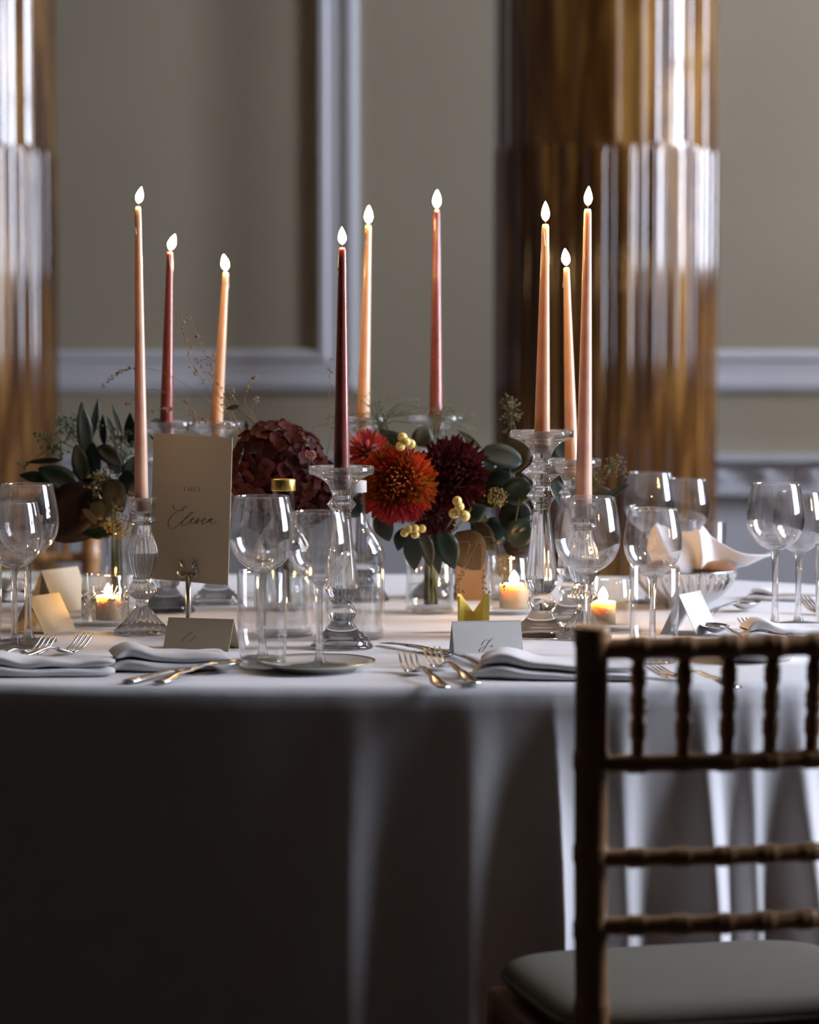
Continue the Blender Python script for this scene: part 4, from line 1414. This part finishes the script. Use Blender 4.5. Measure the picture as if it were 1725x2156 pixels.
sprig('green_leaf_sprig', 'green leaves showing between the two right-hand candlesticks', 'foliage', 'right', [(1120, 1090), (1165, 1030)], 4.36, [
    ((1192, 1085), (1165, 1010), 36, 'round', 'leaf_grey', .2, .0), ((1200, 985), (1172, 920), 50, 'round', 'leaf_grey', .1, .02), ((1195, 1095), (1220, 1040), 34, 'round', 'leaf_dark', .2, .02), ((1240, 1068), (1328, 1018), 18, 'long', 'leaf_dark', .2, .02), ((1225, 1040), (1290, 1035), 34, 'broad', 'leaf_olive', .2, .04)])
sprig('narrow_leaf_sprig', 'slim upright grey leaf above the dark red flower', 'foliage', 'mid', [(980, 1090), (1012, 1010)], 4.34, [
    ((1014, 1002), (982, 938), 32, 'long', 'leaf_grey', .2, .0), ((1015, 945), (965, 905), 14, 'long', 'leaf_grey', .2, .02), ((1020, 1050), (1060, 1000), 36, 'broad', 'leaf_dark', .2, .02)])
# leaves hanging under the orange flower
sprig('hanging_leaf_sprig', 'grey and green leaves hanging below the orange flower', 'foliage', 'mid', [(895, 1120)], 4.24, [
    ((868, 1118), (874, 1202), 42, 'long', 'leaf_grey', .1, .0), ((890, 1118), (908, 1196), 32, 'long', 'leaf_olive', -.2, .01), ((915, 1120), (925, 1210), 30, 'long', 'leaf_grey', .3, .02), ((926, 1118), (958, 1198), 52, 'broad', 'leaf_dark', -.1, -.02), ((850, 1112), (838, 1160), 30, 'long', 'leaf_dark', .2, .02)])
sprig('dried_leaf_sprig', 'broad tan leaf under the dark red flower', 'foliage', 'mid', [(965, 1110)], 4.27, [
    ((962, 1120), (1012, 1200), 84, 'broad', 'leaf_tan', .1, .0), ((1000, 1100), (1040, 1160), 44, 'broad', 'leaf_olive', .1, .02)])
sprig('small_leaf_sprig', 'two small leaves floating among the grass plumes right of the short candle', 'foliage', 'left', [(560, 930), (500, 860)], 4.33, [
    ((506, 855), (475, 861), 11, 'long', 'leaf_olive', .1, .0), ((520, 905), (518, 885), 9, 'long', 'leaf_olive', .1, .0)])
sprig('filler_foliage', 'dark filler leaves behind and between the flower heads', 'foliage', 'mid', [(880, 1080), (870, 980)], 4.40, [
    ((860, 960), (800, 905), 46, 'broad', 'leaf_dark', .2, .0), ((880, 940), (900, 895), 46, 'broad', 'leaf_olive', .2, .0), ((760, 990), (770, 920), 46, 'broad', 'leaf_dark', .2, .02), ((1000, 1040), (1040, 960), 50, 'broad', 'leaf_dark', .2, .0), ((800, 960), (850, 915), 44, 'broad', 'leaf_dark', -.2, .0),
    ((970, 1080), (1030, 1060), 60, 'broad', 'leaf_dark', .2, -.04), ((990, 1100), (1040, 1110), 50, 'broad', 'leaf_dark', .2, -.03), ((780, 1040), (740, 1090), 44, 'broad', 'leaf_dark', .2, -.02), ((800, 1080), (820, 1140), 44, 'broad', 'leaf_dark', .2, -.04)])
sprig('hydrangea_foliage', 'dark leaves behind the gold capped bottle under the hydrangea', 'foliage', 'left', [(600, 1100), (590, 1060)], 4.34, [
    ((590, 1080), (520, 1110), 60, 'broad', 'leaf_dark', .2, .0), ((600, 1080), (660, 1110), 60, 'broad', 'leaf_dark', .2, .0), ((560, 1070), (500, 1050), 50, 'broad', 'leaf_dark', .2, .02), ((590, 1090), (560, 1160), 60, 'broad', 'leaf_dark', .2, .0), ((620, 1100), (640, 1150), 56, 'broad', 'leaf_olive', .2, .0)])


def fib(n, i):
    z = 1 - 2 * (i + .5) / n
    a = i * PI * (3 - 5 ** .5)
    r = math.sqrt(1 - z * z)
    return Vector((r * math.cos(a), r * math.sin(a), z))


def orient(n, roll=0.0):
    return Vector((0, 0, 1)).rotation_difference(n).to_matrix().to_4x4() @ Matrix.Rotation(roll, 4, 'Z')


def floret_mesh(mat):
    V, Fc = [], []
    for k in range(4):
        a = k * PI / 2
        R_ = Matrix.Rotation(a, 3, 'Z')
        pts = [(0, 0, 0), (.30, .42, .10), (.75, .62, .30), (1.05, .30, .28), (1.12, 0, .34), (1.05, -.30, .22), (.75, -.62, .34), (.30, -.42, .12)]
        n = len(V)
        V += [R_ @ Vector(p) for p in pts]
        V.append(R_ @ Vector((.6, 0, .10)))
        Fc += [(n + i, n + (i + 1) % 8, n + 8) for i in range(8)]
    return make_mesh('floret', V, Fc, mat)


def petal_mesh(mat, w=.18, curl=.35):
    """narrow petal along +z, curling towards +x"""
    V, Fc = [], []
    n = 5
    for i in range(n + 1):
        t = i / n
        ww = w * (math.sin(PI * (0.12 + .80 * t)) ** .7)
        x = curl * t * t
        for s in (-1, 0, 1):
            V.append(Vector((x + .06 * (1 - abs(s)) * -1, s * ww / 1, t)))
    for i in range(n):
        for j in range(2):
            Fc.append((i * 3 + j, i * 3 + j + 1, (i + 1) * 3 + j + 1, (i + 1) * 3 + j))
    return make_mesh('petal', V, Fc, mat)


def flower_root(name, label, vkey, c, cat='flower', group=None):
    foot = in_vase(vkey, random.uniform(-.012, .012))
    root = thing(name, label, cat, foot, 0, group)
    hz = {'bud': .118, 'left': .10, 'mid': .086, 'right': .105}[vkey]
    stem_part(root, [foot, VASE[vkey] + Vector(((foot.x - VASE[vkey].x) * .8, 0, hz)), VASE[vkey].lerp(c, .6) + Vector((0, .01, hz * .4)), c], .0022)
    return root


def hydrangea(u, v, D, rx, rz_, n, label, vkey, mats, fs):
    c = at(u, v, D)
    root = flower_root('hydrangea', label, vkey, c, group='burgundy hydrangea heads')
    X = rx / FPX * D; Z = rz_ / FPX * D
    core = lathe([(0, -1)] + [(math.cos(t), math.sin(t)) for t in [(-.45 + .9 * i / 10) * PI for i in range(11)]] + [(0, 1)], 20)
    obj('flower_core', ([Vector((p.x * X * .8, p.y * X * .8, p.z * Z * .8)) + c - Vector(root.location) for p in core[0]], core[1]), M['mum_dark'], root)
    ms = [floret_mesh(M[m]) for m in mats]
    for i in range(n):
        d = fib(n, i)
        if d.y > .45: continue
        p = Vector((d.x * X, d.y * X, d.z * Z)) * random.uniform(.90, 1.06)
        nn = (d + Vector((random.uniform(-.35, .35), random.uniform(-.35, .35), random.uniform(-.35, .35)))).normalized()
        s = fs * random.uniform(.8, 1.2)
        mw = Matrix.Translation(c + p - Vector(root.location)) @ orient(nn, random.uniform(0, 6)) @ Matrix.Diagonal((s, s, s, 1))
        link('floret', random.choice(ms), root, mw=mw)
    return root


hydrangea(583, 985, 4.30, 98, 92, 230, 'large burgundy hydrangea head right of the table number card', 'left', ['hydrangea', 'hydrangea2'], .0105)
hydrangea(655, 1030, 4.33, 58, 70, 120, 'smaller burgundy hydrangea head behind the front centre candlestick', 'left', ['hydrangea', 'hydrangea2'], .0095)


def mum(u, v, D, rp, n, label, vkey, pick, plen=.5, w=.18, curl=.3, face=(0, -1, .1), name='chrysanthemum', spread=2.3, extra=0, core_mat='mum_dark'):
    c = at(u, v, D)
    root = flower_root(name, label, vkey, c, group='chrysanthemum heads')
    R_ = rp / FPX * D
    F_ = Vector(face).normalized()
    q = orient(F_).to_3x3()
    core = lathe([(0, -1)] + [(math.cos(t), math.sin(t)) for t in [(-.45 + .9 * i / 10) * PI for i in range(11)]] + [(0, 1)], 18)
    obj('flower_core', ([p * R_ * .55 + c - Vector(root.location) for p in core[0]], core[1]), M[core_mat], root)
    cache = {}
    for i in range(n):
        t = (i + .5) / n
        th = spread * t ** .55
        ph = i * PI * (3 - 5 ** .5)
        d = q @ Vector((math.sin(th) * math.cos(ph), math.sin(th) * math.sin(ph), math.cos(th)))
        mname = pick(t, d)
        if mname not in cache: cache[mname] = petal_mesh(M[mname], w, curl)
        s = R_ * random.uniform(.42, .58) * (plen / .5)
        base = c + d * (R_ * random.uniform(.48, .56))
        jit = Vector((random.uniform(-.25, .25), random.uniform(-.25, .25), random.uniform(-.25, .25)))
        dd = (d + jit).normalized()
        # petals curl towards the front of the flower
        zz = dd; xx_ = (F_ - zz * F_.dot(zz))
        if xx_.length < .05: xx_ = Vector((random.uniform(-1, 1), 0, random.uniform(-1, 1))); xx_ = xx_ - zz * xx_.dot(zz)
        xx_.normalize(); yy_ = zz.cross(xx_)
        Rm = Matrix((xx_, yy_, zz)).transposed().to_4x4()
        mw = Matrix.Translation(base - Vector(root.location)) @ Rm @ Matrix.Diagonal((s, s, s, 1))
        link('petal', cache[mname], root, mw=mw)
    for mname, me in list(cache.items()):
        if extra:
            V, Fc = [], []
            for i in range(extra):
                d = fib(extra, i)
                if d.y > .3 or pick(.5, d) != mname: continue
                s = R_ * random.uniform(.30, .42)
                dd = (d + Vector((random.uniform(-.3, .3), random.uniform(-.3, .3), random.uniform(-.3, .3)))).normalized()
                zz = dd; xx_ = F_ - zz * F_.dot(zz)
                if xx_.length < .05: continue
                xx_.normalize(); yy_ = zz.cross(xx_)
                Mx = Matrix.Translation(c + d * R_ * random.uniform(.55, .66) - Vector(root.location)) @ Matrix((xx_, yy_, zz)).transposed().to_4x4() @ Matrix.Diagonal((s, s, s, 1))
                n0 = len(V)
                V += [Mx @ v.co for v in me.vertices]
                Fc += [tuple(k + n0 for k in p.vertices) for p in me.polygons]
            if V: obj('inner_petals', (V, Fc), M[mname], root)['kind'] = 'stuff'
    return root


def pick_orange(t, d):
    if d.z < -.55: return random.choice(['mum_pink', 'mum_pink', 'mum_red'])
    if d.z > .55: return random.choice(['mum_red', 'mum_red', 'mum_orange'])
    return random.choice(['mum_orange', 'mum_orange', 'mum_red'])


mum(838, 1020, 4.22, 86, 290, 'large orange and scarlet chrysanthemum in the centre of the table', 'mid', pick_orange, .44, .085, .30, (-.15, -1, .15), extra=900, core_mat='mum_orange')
mum(775, 948, 4.33, 44, 110, 'scarlet flower head behind the large orange one', 'mid', lambda t, d: random.choice(['mum_red', 'mum_red', 'mum_pink']), .5, .16, .3, (0, -1, .6))
mum(950, 1000, 4.28, 78, 240, 'dark burgundy chrysanthemum right of the large orange one', 'mid', lambda t, d: 'mum_dark' if random.random() < .8 else 'hydrangea', .52, .11, .35, (.1, -1, .2), extra=400)
mum(915, 1090, 4.27, 46, 120, 'small dark burgundy flower below the lower yellow berries', 'mid', lambda t, d: 'mum_dark', .5, .16, .3, (0, -1, -.3))


def fuzz(u, v, D, rp, n, mat, label, vkey, name='yarrow', r=.0016):
    c = at(u, v, D)
    root = flower_root(name, label, vkey, c, group='small fuzzy flower heads')
    R_ = rp / FPX * D
    pts = []
    for i in range(n):
        d = fib(n, i)
        pts.append((c + Vector((d.x, d.y, d.z * .8)) * R_ * random.uniform(.55, 1), d))
    seeds_mesh(root, pts, r, mat, 'floret_cluster', 1.2)
    return root


fuzz(252, 1108, 4.30, 32, 130, 'yellow_fuzz', 'mustard yellow fuzzy flower at the mouth of the bud vase', 'bud')
fuzz(1046, 1046, 4.24, 24, 90, 'yellow_fuzz', 'mustard yellow fuzzy flower left of the tallest candlestick', 'right')
fuzz(972, 925, 4.38, 17, 60, 'seed_brown', 'small brown thistle head above the dark burgundy flower', 'mid')
fuzz(655, 957, 4.22, 12, 40, 'pinkbud', 'tiny pink bud beside the front centre candle', 'left', 'pink_bud', .0013)


def berries(pts_px, D, rp, label, vkey):
    cx = sum(p[0] for p in pts_px) / len(pts_px); cy = sum(p[1] for p in pts_px) / len(pts_px)
    c = at(cx, cy, D + .015)
    root = flower_root('berry_sprig', label, vkey, c, 'berries', 'pale yellow berry sprigs')
    sp = lathe([(0, -1)] + [(math.cos(t), math.sin(t)) for t in [(-.46 + .92 * i / 12) * PI for i in range(13)]] + [(.12, 1.0), (.06, 1.10), (0, 1.10)], 20)
    me = make_mesh('berry', [Vector((p.x, p.y, p.z * 1.08)) for p in sp[0]], sp[1], M['berry'])
    for u, v, k in pts_px:
        p = at(u, v, D + random.uniform(-.004, .004))
        s = rp * k / FPX * D
        o = link('berry', me, root, mw=Matrix.Translation(p - Vector(root.location)) @ orient(Vector((random.uniform(-.5, .5), -1, random.uniform(-.5, .5))).normalized()) @ Matrix.Diagonal((s, s, s, 1)))
        obj('stalk', tube([tuple(c - Vector(root.location)), tuple(p - Vector(root.location))], .0008, 5), M['stem'], root)
    return root


berries([(848, 921, 1), (865, 935, 1), (844, 939, 1), (856, 930, .9)], 4.16, 10.5, 'pale yellow berries above the orange flower', 'mid')
berries([(963, 1055, 1), (968, 1067, 1), (956, 1081, 1.05), (979, 1086, 1.1)], 4.15, 10.5, 'pale yellow berries in front of the dark red flower', 'mid')
berries([(874, 1113, .95), (889, 1113, .9), (852, 1122, .9), (874, 1125, .95), (863, 1114, .85)], 4.15, 10.0, 'pale yellow berries under the orange flower', 'mid')


def grass(label, vkey, D, stems, mat='straw', sp_r=.0013, dens=1.0, r=.00055, name='grass_plume'):
    """stems: lists of pixel points from the flowers outwards; spikelets along the last part"""
    foot = in_vase(vkey, random.uniform(-.01, .01))
    root = thing(name, label, 'grass', foot, 0, 'fine grass plumes')
    hz = {'bud': .118, 'left': .10, 'mid': .086, 'right': .105}[vkey]
    mouth = VASE[vkey] + Vector((0, 0, hz))
    pts = []
    for s, frac, cnt in stems:
        P = [at(u, v, D + random.uniform(-.01, .01)) for u, v in s]
        full = [tuple(foot), tuple(mouth)] + [tuple(p) for p in P]
        sm = [Vector(p) for p in smooth_prof(full, 6)]
        obj('stalk', tube([p - root.location for p in sm], [r * (1.2 - .7 * i / len(sm)) for i in range(len(sm))], 5), M[mat], root)
        tail = [Vector(p) for p in smooth_prof([tuple(p) for p in P], 6)]
        k0 = int(len(tail) * (1 - frac))
        for _ in range(int(cnt * dens)):
            i = random.randint(k0, len(tail) - 1)
            t = (tail[i] - tail[max(i - 1, 0)])
            t = t.normalized() if t.length > 1e-9 else Vector((0, 0, 1))
            d = (t + Vector((random.uniform(-.6, .6), random.uniform(-.6, .6), random.uniform(-.6, .6)))).normalized()
            pts.append((tail[i] + d * random.uniform(.001, .006), d))
    if pts: seeds_mesh(root, pts, sp_r, mat, 'spikelets', 2.2)
    return root


grass('brown grass plume arching left across the two leftmost candles', 'left', 4.36, [
    ([(515, 925), (470, 870), (400, 815), (330, 780), (270, 776), (224, 806)], .32, 34), ([(505, 925), (455, 885), (380, 862), (315, 866)], .3, 14), ([(500, 920), (440, 890), (330, 820), (270, 850)], .2, 8)])
grass('upright brown grass plume left of the short peach candle', 'left', 4.34, [
    ([(510, 920), (470, 860), (425, 800), (398, 750), (384, 676)], .6, 22), ([(512, 920), (475, 840), (440, 760), (402, 676)], .6, 26), ([(500, 915), (465, 840), (430, 780), (396, 722)], .4, 14), ([(515, 920), (470, 850), (448, 790), (447, 755)], .4, 12),
    ([(505, 915), (450, 895), (420, 888), (392, 848)], .4, 18), ([(505, 915), (460, 900), (430, 885), (402, 895)], .5, 22)])
grass('brown grass plume between the short peach candle and the hydrangea', 'left', 4.32, [
    ([(545, 905), (515, 850), (525, 815), (532, 800)], .5, 14), ([(540, 905), (500, 850), (487, 822)], .5, 12), ([(545, 905), (530, 870), (540, 840)], .4, 8), ([(520, 915), (480, 880), (470, 835)], .4, 8), ([(690, 950), (692, 850), (697, 765)], .35, 10)])
fan = []
for k in range(40):
    a = math.radians(random.uniform(8, 172))
    l = random.uniform(60, 150)
    x0, y0 = 812 + random.uniform(-12, 12), 915
    fan.append(([(x0, y0), (x0 + math.cos(a) * l * .5, y0 - math.sin(a) * l * .45 - 12), (x0 + math.cos(a) * l, y0 - math.sin(a) * l * .6)], .4, 3))
grass('feathery green grass fanning out behind the yellow berries', 'mid', 4.42, fan, 'green_hair', .0008, 1, .0006, 'feather_grass')
fan = []
for k in range(16):
    a = math.radians(random.uniform(5, 110))
    l = random.uniform(50, 100)
    x0, y0 = 920 + random.uniform(-12, 12), 905
    fan.append(([(x0, y0), (x0 + math.cos(a) * l * .5, y0 - math.sin(a) * l * .5 - 8), (x0 + math.cos(a) * l, y0 - math.sin(a) * l * .55 + 6)], .5, 4))
grass('feathery grass right of the tall burgundy candle', 'mid', 4.46, fan, 'green_hair', .0009, 1, .0006, 'feather_grass')
grass('thin dry spikes drooping beside the yellow paper', 'mid', 4.20, [
    ([(985, 1140), (975, 1190), (966, 1225), (970, 1250)], .5, 16), ([(1000, 1140), (985, 1180), (972, 1215)], .4, 10), ([(1005, 1140), (1015, 1190), (1022, 1240)], .5, 14), ([(1030, 1130), (1060, 1180), (1105, 1230)], .6, 14), ([(1020, 1150), (1050, 1200), (1062, 1240)], .5, 10)], 'straw', .0012)
